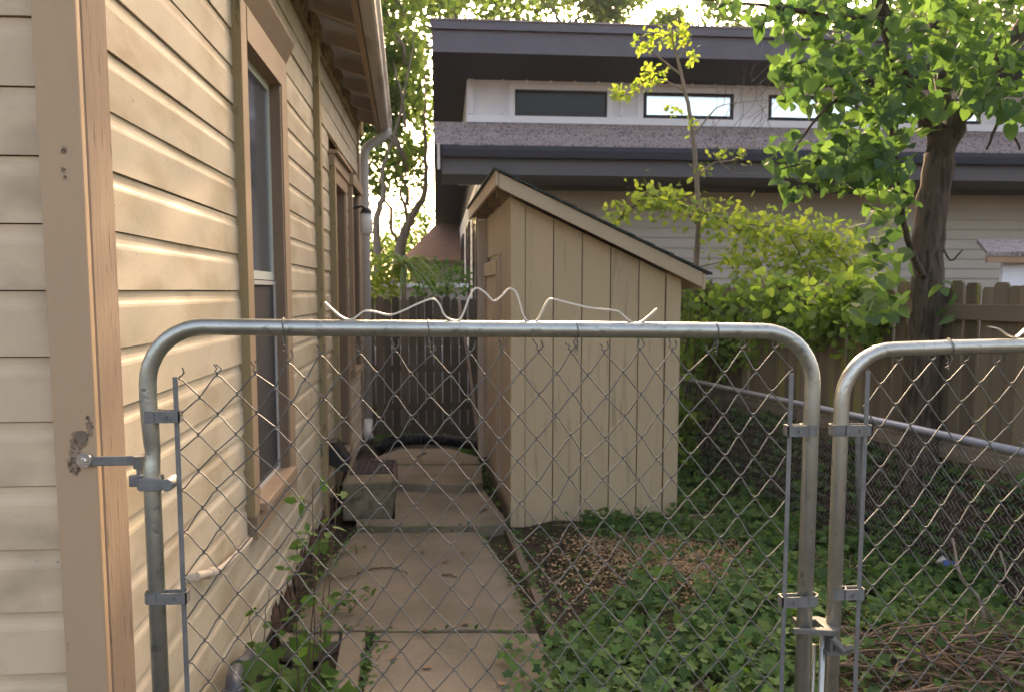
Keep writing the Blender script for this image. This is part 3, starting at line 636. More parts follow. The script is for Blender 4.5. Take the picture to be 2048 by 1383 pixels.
# clerestory
obj('clerestory_wall', MB().box(XU+.0, XR, HY, 20, zc0-.3, zc1+.3), M['white'], hb)
def pxX(px, py=200): return atY(px, py, HY-.02).x
WINS = [(1030,1214,181,233,'glassd'),(1287,1467,188,236,'glassb'),(1537,1716,192,236,'glassb'),(1790,1962,195,237,'glassb')]  # dark first pane stands in for tree reflections, the others mirror the sky
zw0, zw1 = hz(234,HY,1120), hz(182,HY,1120)
zb1 = zc1+.1
for (a,b,c,d_,gm) in WINS:
    x0, x1 = pxX(a), pxX(b); z0, z1 = zw0, zw1
    wn = obj('window', MB().box(x0+.03,x1-.03,HY-.018,HY-.008,z0+.03,z1-.03), M[gm], hb)
    t = .055 if gm == 'glassb' else .03
    obj('frame', MB().box(x0,x0+t,HY-.035,HY-.004,z0,z1).box(x1-t,x1,HY-.035,HY-.004,z0,z1).box(x0+t,x1-t,HY-.034,HY-.005,z1-t,z1).box(x0+t,x1-t,HY-.034,HY-.005,z0,z0+t), M['black'], wn)
    obj('window_trim', MB().box(x0-.10,x0-.002,HY-.03,HY-.003,z0,z1+.09).box(x1+.002,x1+.10,HY-.03,HY-.003,z0,z1+.09).box(x0-.002,x1+.002,HY-.03,HY-.003,z1+.002,z1+.09), M['white'], wn)
x = XU+.02; i = 0
while x < XR:
    z0 = zc0+.11
    for (a,b,c,d_,gm) in WINS:
        if pxX(a)-.17 < x+.02 < pxX(b)+.12: z0 = zw1+.095
    obj('batten', MB().box(x, x+.045 if i else x+.09, HY-.040, HY-.001, z0, zb1), M['white'], hb); x += .40 if i else .55; i += 1
obj('sill_trim', MB().box(XU, XR, HY-.032, HY-.002, zc0-.02, zc0+.10), M['white'], hb)
# upper roof: fascia, soffit falling to the back
YU = 12.75; XO = atY(865, 200, YU).x
zf0, zf1 = hz(112, YU), hz(55, YU)
obj('fascia', MB().box(XO, XR+1, YU, YU+.03, zf0, zf1-.10), M['fasc'], hb)
obj('drip_edge', MB().box(XO-.02, XR+1, YU-.06, YU+.02, zf1-.098, zf1+.02), M['fasc'], hb)
obj('drip_edge', MB().box(XO-.03, XR+1, YU-.08, YU+.05, zf1+.022, zf1+.045), M['roofs'], hb)
zback = atY(862, 478, 34).z
v = [(XO,YU+.03,zf0),(XR+1,YU+.03,zf0),(XR+1,34,zback),(XO,34,zback),(XO,YU+.03,zf1),(XR+1,YU+.03,zf1),(XR+1,34,zback+.4),(XO,34,zback+.4)]
obj('upper_roof', MB().add(v, [(0,3,2,1),(4,5,6,7),(0,1,5,4),(1,2,6,5),(2,3,7,6),(3,0,4,7)]), M['sofd'], hb)
# lower roof
YLr = 12.6; xl = atY(884, 300, YLr).x
ze, zr_ = hz(294, YLr), zc0-.022
nC = 12
for i in range(nC):
    a = i/nC; b = (i+1)/nC; y0 = YLr-.05+(HY-.03-YLr+.05)*a; y1 = YLr-.05+(HY-.03-YLr+.05)*b+.02; z0 = ze+(zr_-ze)*a; z1 = ze+(zr_-ze)*b
    v = [(xl-.12,y0,z0-.01),(XR+.5,y0,z0-.01),(XR+.5,y1,z1-.02),(xl-.12,y1,z1-.02),(xl-.12,y0,z0+.022),(XR+.5,y0,z0+.022),(XR+.5,y1,z1+.002),(xl-.12,y1,z1+.002)]
    obj('shingle_course', MB().add(v, [(0,3,2,1),(4,5,6,7),(0,1,5,4),(1,2,6,5),(2,3,7,6),(3,0,4,7)]), M['roofs'], hb)
obj('gutter', MB().sweep([(0,-.14,ze-.03),(0,-.14,ze-.09),(0,-.11,ze-.19),(0,0,ze-.19),(0,0,ze-.03)], (xl,YLr,0), (XR+.5,YLr,0)), M['sofd'], hb)
obj('fascia', MB().box(xl, XR+.5, YLr, YLr+.03, hz(352,YLr), ze-.02), M['fascl'], hb)
obj('soffit', MB().box(xl, XR+.5, YLr+.03, HY-.03, hz(350,YLr), hz(350,YLr)+.02), M['fascl'], hb)
v = [(xl-.03,YLr-.10,ze-.38),(xl-.03,HY,ze-.05),(xl-.03,HY,zr_+.0),(xl-.03,YLr-.10,ze-.015)]
mb = MB().add([(x+dx,y,z) for dx in (-.04,0) for x,y,z in v], [(0,1,2,3),(7,6,5,4),(0,4,5,1),(1,5,6,2),(2,6,7,3),(3,7,4,0)]); obj('rake_board', mb, M['gutter'], hb, label='pale weathered rake board')
obj('eave_shade_band', MB().box(XL, XR, HY-.05, HY-.024, hz(395,HY)+.1, hz(343,HY)), M['fascl'], hb)  # dark band standing in for the eave's shade on the wall
# small porch roof at far right
pp = atY(1965, 512, 10.5); pq = atY(2120, 512, 10.5)
po = thing('neighbour_porch', (pq.x, 10.5, 0), 'small brown roof with bright white wall under it behind the board fence', 'building')
zt = atY(2000, 486, 10.5).z
v = [(pp.x,10.4,pp.z),(pq.x+1,10.4,pp.z),(pq.x+1,11.3,zt+.05),(pp.x+.45,11.3,zt+.05)]
obj('roof', MB().add(v+[(a,b,c+.05) for a,b,c in v], [(3,2,1,0),(4,5,6,7),(0,1,5,4),(1,2,6,5),(2,3,7,6),(3,0,4,7)]), M['roofs'], po)
obj('beam', MB().box(pp.x+.02, pq.x+1, 10.42, 10.47, pp.z-.09, pp.z-.002), M['copper'], po)
wl = atY(2005, 550, 10.6)
obj('wall', MB().box(wl.x, pq.x+1, 10.6, 10.66, 0, pp.z-.0), M['white'], po)
# distant brick house beyond the back fence
dh = thing('brick_house', (-.6, 26, 0), 'reddish brown brick house far beyond the back fence', 'house')
a = atY(822, 470, 26); b = atY(822, 522, 26)
obj('wall', MB().box(a.x, a.x+7, 26, 32, -.1, b.z), M['grey'], dh)
obj('roof', MB().add([(a.x-.3,25.6,b.z),(a.x+7,25.6,b.z),(a.x+7,29,a.z+.6),(a.x+.8,29,a.z+.6),(a.x-.3,32.4,b.z),(a.x+7,32.4,b.z)], [(0,1,2,3),(3,2,5,4),(0,3,4),(1,5,2)]), M['brick'], dh)
# garden wall behind fence, grey
gw = obj('garden_wall', MB().box(-3, .45, 12.4, 12.6, 0, atY(800,575,12.4).z), M['grey']); tag(gw, 'low grey garden wall with pale coping behind the picket fence', 'wall')
lw = obj('gap_brightener', MB().box(-3, .45, 10.5, 10.62, -.05, .95), M['white']); tag(lw, 'white panel added behind the dark back fence to brighten its gaps', 'wall')  # added behind the pickets so the gaps between them show bright
obj('coping', MB().box(-3.02, .47, 12.36, 12.64, atY(800,575,12.4).z+.001, atY(800,575,12.4).z+.06), M['white'], gw)
# ================================================================ GATES
GY = 1.87
def gp_(px, py): return atY(px, py, GY)
def arcpts(c, r, a0, a1, n=9): return [Vector((c[0]+r*math.cos(math.radians(a0+(a1-a0)*i/n)), GY, c[1]+r*math.sin(math.radians(a0+(a1-a0)*i/n)))) for i in range(n+1)]
L0 = gp_(306,800); L1 = gp_(1616,800); TL = gp_(450,653); TR = gp_(1490,662.5)
gate = thing('chain_link_gate', (L0.x, GY, .1), 'larger galvanised chain link gate leaf hinged on the house corner', 'gate')
rr = .125; RT = .0185
zL, zRt = TL.z, TR.z
xl_, xr_ = gp_(310,1100).x, gp_(1617,1000).x
DZ = [gp_(305,q).z for q in (1000,945,925,905,885,850,800)]
frame = [Vector((xl_, GY, .12))] + [Vector((xl_+dx, GY+dy, z)) for z, dx, dy in zip(DZ, (0,0,.001,.003,.002,.001,-.001), (0,0,.002,.005,.003,.001,0))] + [Vector((xl_-.001, GY, zL-rr-.03))] + arcpts((xl_+rr, zL-rr), rr, 180, 90) + \
        [Vector((xl_+(xr_-xl_)*t, GY+.001*math.sin(t*9), zL+(zRt-zL)*t)) for t in (.2,.35,.5,.65,.8)] + arcpts((xr_-rr, zRt-rr), rr, 90, 0) + [Vector((xr_, GY, zRt-rr-.03)), Vector((xr_, GY, .12))]
rads = [RT]*len(frame); rads[3] = RT*.95; rads[4] = RT*.88; rads[5] = RT*.96
obj('gate_frame', MB().tube(frame, rads, 20), M['steelr'], gate, smooth=True, label='bent tube frame, dented near the hinge')
obj('bottom_rail', MB().tube([(xl_+RT, GY, .14), (xr_-RT, GY, .14)], .0165, 16), M['steelr'], gate, smooth=True)
def chain(root, x0, x1, ztop, zbot, disp, wid=.0405, hh=.0500, mat_='wire', r=.0017, tops=None):
    n = int(round((x1-x0)/wid))
    wd = (x1-x0)/n
    for k in range(n):
        pts = []; rows = int((ztop(x0+(k+.5)*wd)-zbot)/hh)
        zt = ztop(x0+(k+.5)*wd)
        # rows locked to a common grid so neighbours hook together
        j0 = 0
        seq = range(j0, int((zgrid-zbot)/hh))
        for j in seq:
            right = (j+k) % 2 == 1
            xx = x0 + k*wd + (wd if right else 0); zz = zgrid - j*hh
            dx = .0030 if right else -.0030
            if 0 < k < n or True:
                d_ = disp(xx, zz)
                # knuckle: the leg behind comes round the bend to the front (or the other way), round the neighbour
                s = 1 if right else -1
                px_, py_, pz_ = xx+d_[0], GY+d_[1], zz+d_[2]
                yi = .0036*s; yo = -.0036*s
                pts += [Vector((px_-s*.0060, py_+yi, pz_+.0062)), Vector((px_+s*.0008, py_+yi*.5, pz_+.0024)), Vector((px_+s*.0016, py_, pz_)), Vector((px_+s*.0008, py_+yo*.5, pz_-.0024)), Vector((px_-s*.0060, py_+yo, pz_-.0062))]
        if len(pts) < 6: continue
        # small twisted end
        e = pts[0]; pts = [e+Vector((rs.normal()*.004, -.003, .012+rs.rand()*.01)), e+Vector((.004,.003,.006))]+pts
        obj('mesh_wire', MB().tube(pts, r, 6, cap=False), M[mat_], root, smooth=True)
zgrid = gp_(1000, 703).z
bL, bR = gp_(362,1000).x, gp_(1572,1000).x
def dispL(x, z):
    t = (x-bL)/(bR-bL); q = max(0., (z-(zgrid-.35))/.35)
    sag = -.050*math.exp(-((t-.02)/.10)**2)*q - .028*math.exp(-((t-.13)/.05)**2)*q
    return (.004*math.sin(z*17+x*9)+.003*math.sin(x*31)+.012*q*math.exp(-((t-.1)/.06)**2), .003*math.sin(x*13+z*7), sag + .0035*math.sin(x*21+z*11) + .002*math.sin(x*47))
chain(gate, bL, bR, lambda x: zgrid+.001, .16, dispL)
def band(root, px, py, bx, w=.013):
    c = gp_(px, py)
    d0 = 1 if bx > c.x else -1
    mb = MB(); ring = 24; R0, R1 = RT+.0005, RT+.003
    n = 20
    for zz in (-w, w):
        for rad in (R0, R1):
            for i in range(n):
                a = 2*math.pi*i/n; mb.v.append((c.x+rad*math.cos(a), GY+rad*math.sin(a), c.z+zz))
    for i in range(n):
        j = (i+1)%n; mb.f += [(n+i,n+j,3*n+j,3*n+i),(i,2*n+i,2*n+j,j),(i,j,n+j,n+i),(2*n+i,3*n+i,3*n+j,2*n+j)]
    x0, x1 = sorted((c.x+d0*RT*.6, bx+d0*.010))
    mb.box(x0, x1, GY-RT-.003, GY-RT-.0005, c.z-w, c.z+w); mb.box(x0, x1, GY+RT*.2, GY+RT*.2+.003, c.z-w, c.z+w)
    mb.box(min(x0,x1) if d0<0 else x1-.003, min(x0,x1)+.003 if d0<0 else x1, GY-RT-.003, GY+RT*.2, c.z-w, c.z+w)
    b = obj('tension_band', mb, M['band'], root)
    obj('bolt', MB().tube([(bx-d0*.02, GY-RT-.009, c.z), (bx-d0*.02, GY+RT*.5, c.z)], .004, 6), M['band'], b)
tb = gp_(362, 752)
obj('tension_bar', MB().box(bL-.0055, bL+.0055, GY-.0095, GY-.0065, .16, tb.z), M['band'], gate, bevel=.001)
tb = gp_(1573, 745)
obj('tension_bar', MB().box(bR-.0055, bR+.0055, GY-.0095, GY-.0065, .16, tb.z), M['band'], gate, bevel=.001)
for (px, py, bb) in ((306,831,bL),(310,1191,bL),(1617,858,bR),(1617,1196,bR)): band(gate, px, py, bb)
obj('tension_band', MB(), M['band'], gate) if False else None
band(gate, 312, 1750, bL); band(gate, 1617, 1750, bR)
# ties over the rail
def tie(root, px, py, drop=.055):
    c = gp_(px, py); pts = []
    for i in range(12):
        a = math.radians(200 - i*26); pts.append(Vector((c.x + .004*math.sin(i), GY + (RT+.0025)*math.cos(a), c.z + (RT+.0025)*math.sin(a))))
    pts = [c+Vector((-.003,-.012,-drop*.75)), c+Vector((.001,-.016,-RT-.006))] + [Vector((c.x+.0015*math.sin(i), GY-(RT+.0022)*math.cos(math.radians(-60+i*300/12)), c.z+(RT+.0022)*math.sin(math.radians(-60+i*300/12)))) for i in range(13)] + \
          [c+Vector((.004,.004,-RT-.012)), c+Vector((.002,-.002,-drop)), c+Vector((-.005,.0,-drop+.007)), c+Vector((.004,-.005,-drop+.013)), c+Vector((-.004,-.003,-drop+.018))]
    obj('wire_tie', MB().tube(pts, .0014, 6), M['wire'], root, smooth=True)
for px, py in ((568,655),(857,658),(1153,661),(1432,663)): tie(gate, px, py)
# second leaf
bz = gp_(1780,698).z; x2 = gp_(1676,1000).x; X2R = x2+1.2
gate2 = thing('chain_link_gate', (X2R, GY, .1), 'smaller galvanised chain link gate leaf with latch, cut off by the frame edge', 'gate')
zR2 = gp_(2048,691).z
fr2 = [Vector((x2,GY,.12)), Vector((x2,GY,bz-rr-.03))] + arcpts((x2+rr, bz-rr), rr, 180, 90) + [Vector((x2+t, GY, bz+(zR2-bz)*t/.42)) for t in (.25,.42)] + [Vector((x2+.8,GY,zR2+.01))] + arcpts((X2R-rr, zR2+.01-rr), rr, 90, 0) + [Vector((X2R,GY,.12))]
obj('gate_frame', MB().tube(fr2, RT-.001, 20), M['steel'], gate2, smooth=True)
obj('bottom_rail', MB().tube([(x2+RT, GY, .14), (X2R-RT, GY, .14)], .0165, 16), M['steelr'], gate2, smooth=True)
b2 = gp_(1722,1000).x
zg_save = zgrid; zgrid = gp_(1800,725).z
chain(gate2, b2, X2R-.05, lambda x: zgrid+.001, .16, lambda x, z: (.004*math.sin(z*13+x*11), .003*math.sin(x*9+z*7), .004*math.sin(x*17+z*9)))
obj('tension_bar', MB().box(b2-.0055, b2+.0055, GY-.0095, GY-.0065, .16, gp_(1722,740).z), M['band'], gate2, bevel=.001)
for px, py in ((1676,858),(1674,1183),(1674,1750)): band(gate2, px, py, b2)
tie(gate2, 1897, 694)
# hinge on the house corner
hs = atY(170, 918, 1.925)
hin = obj('hinge', MB().box(hs.x-.012, gp_(262,930).x+.012, 1.921, 1.929, gp_(240,930).z-.011, gp_(240,930).z+.011), M['band'], gate, bevel=.002)
pc = gp_(268, 945)
obj('knuckle', MB().tube([(pc.x,1.905,gp_(268,917).z),(pc.x,1.905,gp_(268,942).z)], .013, 12), M['band'], hin)
obj('pin', MB().tube([(pc.x,1.905,gp_(268,940).z),(pc.x,1.905,gp_(268,985).z)], .007, 10), M['band'], hin)
ca, cb = gp_(252, 965), gp_(345, 962)
obj('clamp', MB().box(ca.x, xl_-.012, 1.885, 1.900, ca.z-.013, ca.z+.013).box(xl_-.022, xl_+.028, GY-RT-.006, GY-RT-.001, ca.z-.014, ca.z+.014).box(xl_-.022, xl_+.02, GY+RT+.001, GY+RT+.005, ca.z-.014, ca.z+.014).tube([(cb.x-.004,GY-RT-.012,ca.z),(cb.x-.004,GY+RT+.004,ca.z)], .014, 14), M['band'], hin, bevel=.002)
obj('washer', MB().tube([(hs.x,1.9205,hs.z),(hs.x,1.916,hs.z)], [.0175,.0165], 20), M['chrome'], hin)
obj('screw', MB().tube([(hs.x,1.916,hs.z),(hs.x,1.912,hs.z)], [.0065,.005], 6), M['chrome'], hin)
# fork latch between the leaves
lat = thing('gate_latch', gp_(1630, 1250), 'galvanised fork latch joining the two gate leaves', 'latch')
lz = gp_(1630,1250).z
def lp_(px): return gp_(px,1250).x
v = [(lp_(1578), GY-RT-.008), (lp_(1650), GY-RT-.030), (lp_(1663), GY-RT-.022), (lp_(1668), GY+.02), (lp_(1652), GY+.045), (lp_(1600),GY+.045), (lp_(1600),GY+RT+.004), (lp_(1640),GY+RT+.004), (lp_(1640),GY-RT-.004), (lp_(1578),GY-RT-.001)]
mb = MB().prism(v, lz-.008, lz+.006); obj('fork', mb, M['wire'], lat, bevel=.002)
obj('keeper', MB().box(lp_(1640), lp_(1688), GY-RT-.022, GY-RT-.002, gp_(1640,1296).z, gp_(1640,1288).z).box(lp_(1647),lp_(1652),GY-RT-.02,GY-.0,gp_(1640,1290).z,gp_(1640,1262).z).tube([(lp_(1650),GY-RT-.015,gp_(1650,1262).z),(lp_(1672),GY-RT-.024,gp_(1672,1286).z)], .009, 8).tube([(lp_(1688),GY-RT-.03,gp_(1688,1276).z),(lp_(1672),GY-RT-.02,gp_(1672,1285).z)], .008, 8), M['wire'], lat)
obj('drop_rod', MB().tube([(lp_(1642),GY-.012,lz),(lp_(1642),GY-.012,.05)], .0075, 10).tube([(lp_(1633),GY+.008,gp_(1640,1290).z),(lp_(1633),GY+.008,.3)], .005, 8), M['steel'], lat, smooth=True)
# flat aluminium strip on the rail
cr = [(120,980),(180,1035),(215,1058),(245,1062),(270,1050),(310,1022),(360,1025),(430,1040),(490,1022),(570,985),(635,963),(670,985),(700,1045),(745,1068),(780,1048),(820,945),(850,910),(890,930),(935,972),(975,945),(1010,912),(1045,940),(1080,1050),(1120,1076),(1150,1055),(1185,985),(1215,962),(1290,980),(1400,1005),(1520,1018),(1550,1035),(1590,1068),(1640,1076),(1720,1010)]
def strip(name, pts, wid, th, label):
    P = wob(pts, 0, 4); mb = MB()
    for i, p in enumerate(P):
        t = (P[min(i+1,len(P)-1)]-P[max(i-1,0)]).normalized(); nn = Vector((-t.z,0,t.x))
        for s, q in ((-1,-1),(1,-1),(1,1),(-1,1)): mb.v.append(tuple(p + Vector((0,1,0))*wid*s*.5 + nn*th*q*.5))
    for i in range(len(P)-1):
        for k in range(4): mb.f.append((i*4+k, (i+1)*4+k, (i+1)*4+(k+1)%4, i*4+(k+1)%4))
    mb.f += [(3,2,1,0), tuple(len(P)*4-4+k for k in range(4))]
    o = obj(name, mb, M['alu']); return tag(o, label, 'strip')
strip('metal_strip', [atY(600+x/2.41, 200+y/2.41, 1.872)+Vector((0,0,.002)) for x, y in cr], .011, .0040, 'long wavy bent aluminium strip lying along the top rail of the larger gate')
strip('metal_strip', [gp_(1978,653), gp_(1995,657), gp_(2012,668), gp_(2030,674), gp_(2040,668), gp_(2055,655), gp_(2080,640)], .011, .003, 'short bent aluminium strip end on the rail of the smaller gate')
# ================================================================ TREES
def tree(name, loc, label, cat, limbs, bark, group=None, part='trunk'):
    """limbs: list of (points, r0, r1, sides); the first is the trunk"""
    t = thing(name, loc, label, cat, group)
    pts, r0, r1, n = limbs[0]
    P = wob(pts, r0*.06, 5, 1); m = len(P)
    rad = [(r0+(r1-r0)*i/(m-1))*(1+.35*math.exp(-i/2.0) + .05*math.sin(i*2.1)) for i in range(m)]
    tr = obj(part, MB().tube(P, rad, n), bark, t, smooth=True)
    for pts, r0, r1, n in limbs[1:]:
        P = wob(pts, r0*.15, 4, int(abs(pts[0][0])*97)%50); obj('limb', MB().tube(P, [r0, r1], n), bark, tr, smooth=True)
    return t
def clusters(cl, Ymin=None):
    """cl: (px,py,Y,rx,ry,rY,n) -> positions"""
    out = []
    for px, py, Y, rx, ry, rY, n in cl:
        q = rs.normal(size=(n,3)); q = q/np.maximum(1, np.linalg.norm(q, axis=1)[:,None]/1.7)*.62
        for a in q:
            out.append(atY(px+a[0]*rx, py+a[1]*ry, max(1.2, Y+a[2]*rY))[:])
    return np.array(out)
# big tree at right
TY = 5.0
tb_ = atY(1845, 1010, TY); tb_.z = 0
limbs = [([Vector((tb_.x-.02,TY,-.1)), atY(1842,870,TY), atY(1848,700,TY), atY(1852,600,TY), atY(1860,450,TY), atY(1878,330,TY), atY(1890,262,TY)], .112, .085, 14),
 ([atY(1885,300,TY), atY(1850,230,TY), atY(1815,170,TY-.1), atY(1790,100,TY-.2), atY(1760,0,TY-.3), atY(1720,-200,TY-.3)], .065, .03, 10),
 ([atY(1888,290,TY), atY(1930,220,TY), atY(1985,140,TY+.1), atY(2040,60,TY+.2), atY(2100,-60,TY+.3), atY(2150,-300,TY+.3)], .075, .03, 10),
 ([atY(1900,262,TY), atY(1880,150,TY+.2), atY(1870,40,TY+.3), atY(1860,-250,TY+.5)], .05, .02, 8),
 ([atY(1852,560,TY-.05), atY(1815,480,TY-.25), atY(1800,390,TY-.4), atY(1790,300,TY-.5), atY(1775,200,TY-.6)], .022, .010, 7),
 ([atY(1960,170,TY), atY(2000,215,TY-.2), atY(1985,270,TY-.3), atY(1973,300,TY-.3)], .014, .006, 6),
 ([atY(1985,140,TY), atY(2015,240,TY-.1), atY(2040,300,TY-.1)], .016, .006, 6),
 ([atY(1800,150,TY-.2), atY(1720,170,TY-.5), atY(1640,230,TY-.8), atY(1590,300,TY-.9)], .018, .004, 6),
 ([atY(1790,320,TY-.5), atY(1710,310,TY-.6), atY(1630,320,TY-.8), atY(1560,340,TY-.9)], .012, .004, 6),
 ([atY(1770,40,TY-.3), atY(1650,30,TY-.7), atY(1520,10,TY-.9), atY(1400,0,TY-1.0)], .02, .003, 6),
 ([atY(1875,470,TY), atY(1900,520,TY-.1), atY(1925,500,TY-.2)], .008, .004, 5)]
bt = tree('shade_tree', (tb_.x, TY, 0), 'leafy tree with thick forked trunk standing between the two right fences', 'tree', limbs, M['bark'])
cl_ = [(1850,90,4.8,170,100,.7,200),(1700,110,4.5,150,105,.6,200),(1970,90,4.8,120,95,.6,190),(1770,225,4.5,120,70,.4,130),(1640,170,4.2,80,80,.4,75),
 (1700,330,4.2,90,45,.3,110),(1620,320,4.3,90,60,.3,50),(1770,330,4.3,50,60,.3,55),(1580,370,4.1,45,25,.2,12),(1765,420,4.6,60,60,.3,55),(1775,520,4.7,50,50,.3,34),(1770,600,4.8,45,35,.3,20),
 (1960,190,4.5,60,40,.4,50),(1600,30,4.2,110,40,.4,75),(1440,5,4.0,60,12,.2,8),(2040,200,4.6,40,60,.4,30),(1720,620,4.8,45,22,.3,16),(1895,600,4.8,20,45,.2,7),
 (1850,-250,4.8,480,240,1.2,1300),(2300,0,4.8,230,260,1.0,500),(1500,-260,4.3,180,140,.6,260)]
P = clusters(cl_); dist = np.linalg.norm(P-np.array([0,0,CAMZ]), axis=1)
# leaves in the frame and nearest the camera first
rel = P-np.array([0,0,CAMZ]); dep = rel@np.array(F_); sx = PCX+FPX*(rel@np.array(R_))/dep; sy = PCY-FPX*(rel@np.array(U_))/dep
inside = (sx > -20)&(sx < 2068)&(sy > -20)&(sy < 1400); order = np.argsort(dist + 100*(~inside))
big, rest = order[:290], order[290:]
leafm = []
for i in range(5):
    v, f, r = leaf_arrays(T_HEART, np.zeros((1,3)), np.array([1.0]), bias=(0,0,1), spread=0.001)
    v = T_HEART[0].copy(); v[:,2] *= .6+.4*i; me = mesh('leaf', v, [tuple(int(k) for k in q) for q in T_HEART[1]], M['leaf']); leafm.append(me)
crown = bpy.data.objects.new('crown', None); S.collection.objects.link(crown); crown.parent = bt
for k in big:
    o = link('leaf', leafm[rs.randint(5)], crown, P[k]); s = .05+rs.rand()*.042; o.scale = (s, s, s)
    nrm = Vector(rs.normal(size=3)*.8 + np.array([0,-.5,.6])).normalized(); dn = Vector((rs.normal()*.5, rs.normal()*.5, -1)); dn = (dn - nrm*dn.dot(nrm)).normalized(); xx = dn.cross(nrm)
    o.rotation_euler = Matrix((xx, dn, nrm)).transposed().to_euler()
leaves('foliage', T_HEART, P[rest], (.055+rs.rand(len(rest))*.045), M['leaf'], crown, kind='stuff', bias=(0,-.3,.6), spread=.8, down=.6)
# sapling with bare twigs
SY_ = 8.0
sp = [atY(1393,660,SY_), atY(1391,560,SY_), atY(1397,430,SY_), atY(1391,330,SY_), atY(1383,250,SY_), atY(1370,180,SY_), atY(1355,120,SY_), atY(1338,55,SY_)]
base = Vector((sp[0].x, SY_, -.05))
tw = [([base]+sp, .036, .012, 8),
 ([atY(1362,150,SY_), atY(1330,125,SY_), atY(1300,100,SY_), atY(1283,70,SY_)], .012, .004, 6),
 ([atY(1372,185,SY_), atY(1320,160,SY_), atY(1270,185,SY_), atY(1235,192,SY_)], .008, .003, 5),
 ([atY(1355,120,SY_), atY(1375,90,SY_), atY(1382,60,SY_)], .008, .003, 5),
 ([atY(1392,265,SY_), atY(1425,225,SY_), atY(1450,210,SY_), atY(1540,200,SY_)], .010, .002, 5),
 ([atY(1398,350,SY_), atY(1430,325,SY_), atY(1470,320,SY_), atY(1500,290,SY_), atY(1530,240,SY_)], .012, .003, 5),
 ([atY(1440,325,SY_), atY(1470,345,SY_), atY(1520,345,SY_)], .006, .002, 4),
 ([atY(1395,450,SY_), atY(1340,390,SY_), atY(1290,400,SY_), atY(1240,440,SY_)], .012, .003, 5),
 ([atY(1396,420,SY_), atY(1450,430,SY_), atY(1520,440,SY_), atY(1600,480,SY_)], .010, .003, 5),
 ([atY(1392,535,SY_), atY(1440,525,SY_), atY(1480,520,SY_)], .008, .003, 5)]
sap = tree('sapling', base, 'slender leaning sapling with sparse yellow green leaves behind the shed', 'tree', tw, M['barkl'])
mb = MB()
for i in range(34):
    p0 = atY(1400+rs.rand()*150, 130+rs.rand()*220, SY_+rs.normal()*.1); dv = Vector((rs.normal()*.2+.1, rs.normal()*.1, .25+rs.rand()*.25)); mb.tube(wob([p0, p0+dv*.5+Vector((.03,0,0)), p0+dv], .006, 3, i), [.0028,.001], 4, cap=False)
obj('bare_twigs', mb, M['twig'], sap, kind='stuff')
cs = [(1345,75,SY_,30,22,.1,60),(1290,85,SY_,20,25,.1,45),(1305,150,SY_,32,18,.1,50),(1240,190,SY_,26,14,.1,45),(1283,178,SY_,20,12,.1,25),(1385,110,SY_,12,25,.1,25),(1345,222,SY_,18,14,.1,16),(1380,255,SY_,14,16,.1,16),(1440,310,SY_,24,12,.1,18),(1485,315,SY_,18,14,.1,16),(1405,340,SY_,20,14,.1,18),(1372,60,SY_,15,18,.1,20)]
leaves('foliage', T_OVAL, clusters(cs), .055+rs.rand(sum(c[-1] for c in cs))*.03, M['leafv'], sap, kind='stuff', spread=.8)
# vines
def line_clusters(pts, n, rx, ry, rY):
    out = []
    for i in range(n):
        t = rs.rand()*(len(pts)-1); k = int(t); a = pts[k]; b = pts[k+1]; f = t-k
        q = rs.normal(size=3)*.5; out.append(atY(a[0]+(b[0]-a[0])*f+q[0]*rx, a[1]+(b[1]-a[1])*f+q[1]*ry, a[2]+(b[2]-a[2])*f+q[2]*rY)[:])
    return np.array(out)
vb = Vector((bx_(7.4), 7.4, 0))
vine = thing('climbing_vine', vb, 'sunlit yellow green vine arching over the board fence behind the shed', 'vine')
stm = MB()
for pl in ([(1235,440,8.0),(1290,395,8),(1370,410,7.9),(1460,450,7.8),(1560,455,7.6),(1650,500,7.4),(1720,560,7.2)],[(1480,640,7.9),(1470,560,7.8),(1500,470,7.8)],[(1600,640,7.3),(1620,560,7.3),(1580,470,7.5)],[(1385,700,8.0),(1392,640,8),(1420,560,7.9)],[(1760,660,6.4),(1740,600,6.4),(1700,520,6.8)]):
    stm.tube(wob([atY(*p) for p in pl], .02, 5, 3), [.010,.004], 6, cap=False)
obj('stem', stm, M['twig'], vine, smooth=True)
vp = np.vstack([line_clusters([(1225,440,8.0),(1280,400,8),(1340,400,7.9)], 230, 26, 30, .2), line_clusters([(1300,400,8),(1400,425,7.9),(1500,455,7.8),(1600,465,7.6),(1700,490,7.4)], 900, 30, 36, .3),
   line_clusters([(1450,500,7.8),(1600,510,7.6),(1720,520,7.2)], 900, 60, 75, .3), line_clusters([(1500,560,7.6),(1650,570,7.3),(1760,580,6.8)], 800, 60, 60, .3)])
vp = vp[rs.rand(len(vp)) < .8]
leaves('foliage', T_OVAL, vp, .06+rs.rand(len(vp))*.045, M['leafv'], vine, kind='stuff', spread=.7, bias=(0,-.2,.7))
vine2 = thing('climbing_vine', (bx_(7)-.1, 7, 0), 'dense green vine spilling over the top of the board fence left of the tree', 'vine')
vp = []
for px0, px1, py0, py1, n in ((1355,1800,570,650,1900),(1355,1560,640,720,330),(1560,1800,640,670,320),(1355,1460,700,800,260),(1720,1800,640,720,60)):
    for i in range(n):
        px = px0+(px1-px0)*rs.rand(); t = rs.rand(); py = py0+(py1-py0)*t + 14*math.sin(px*.035) + rs.normal()*8
        p = atFence(px, py, 4.17, FS); o_ = .03+abs(rs.normal())*.14; vp.append((p.x-o_, p.y, p.z+rs.normal()*.03))
vp = np.array(vp); vp = vp[rs.rand(len(vp)) < (.45+.55*(np.sin(vp[:,1]*9+vp[:,2]*7) > -.2))]
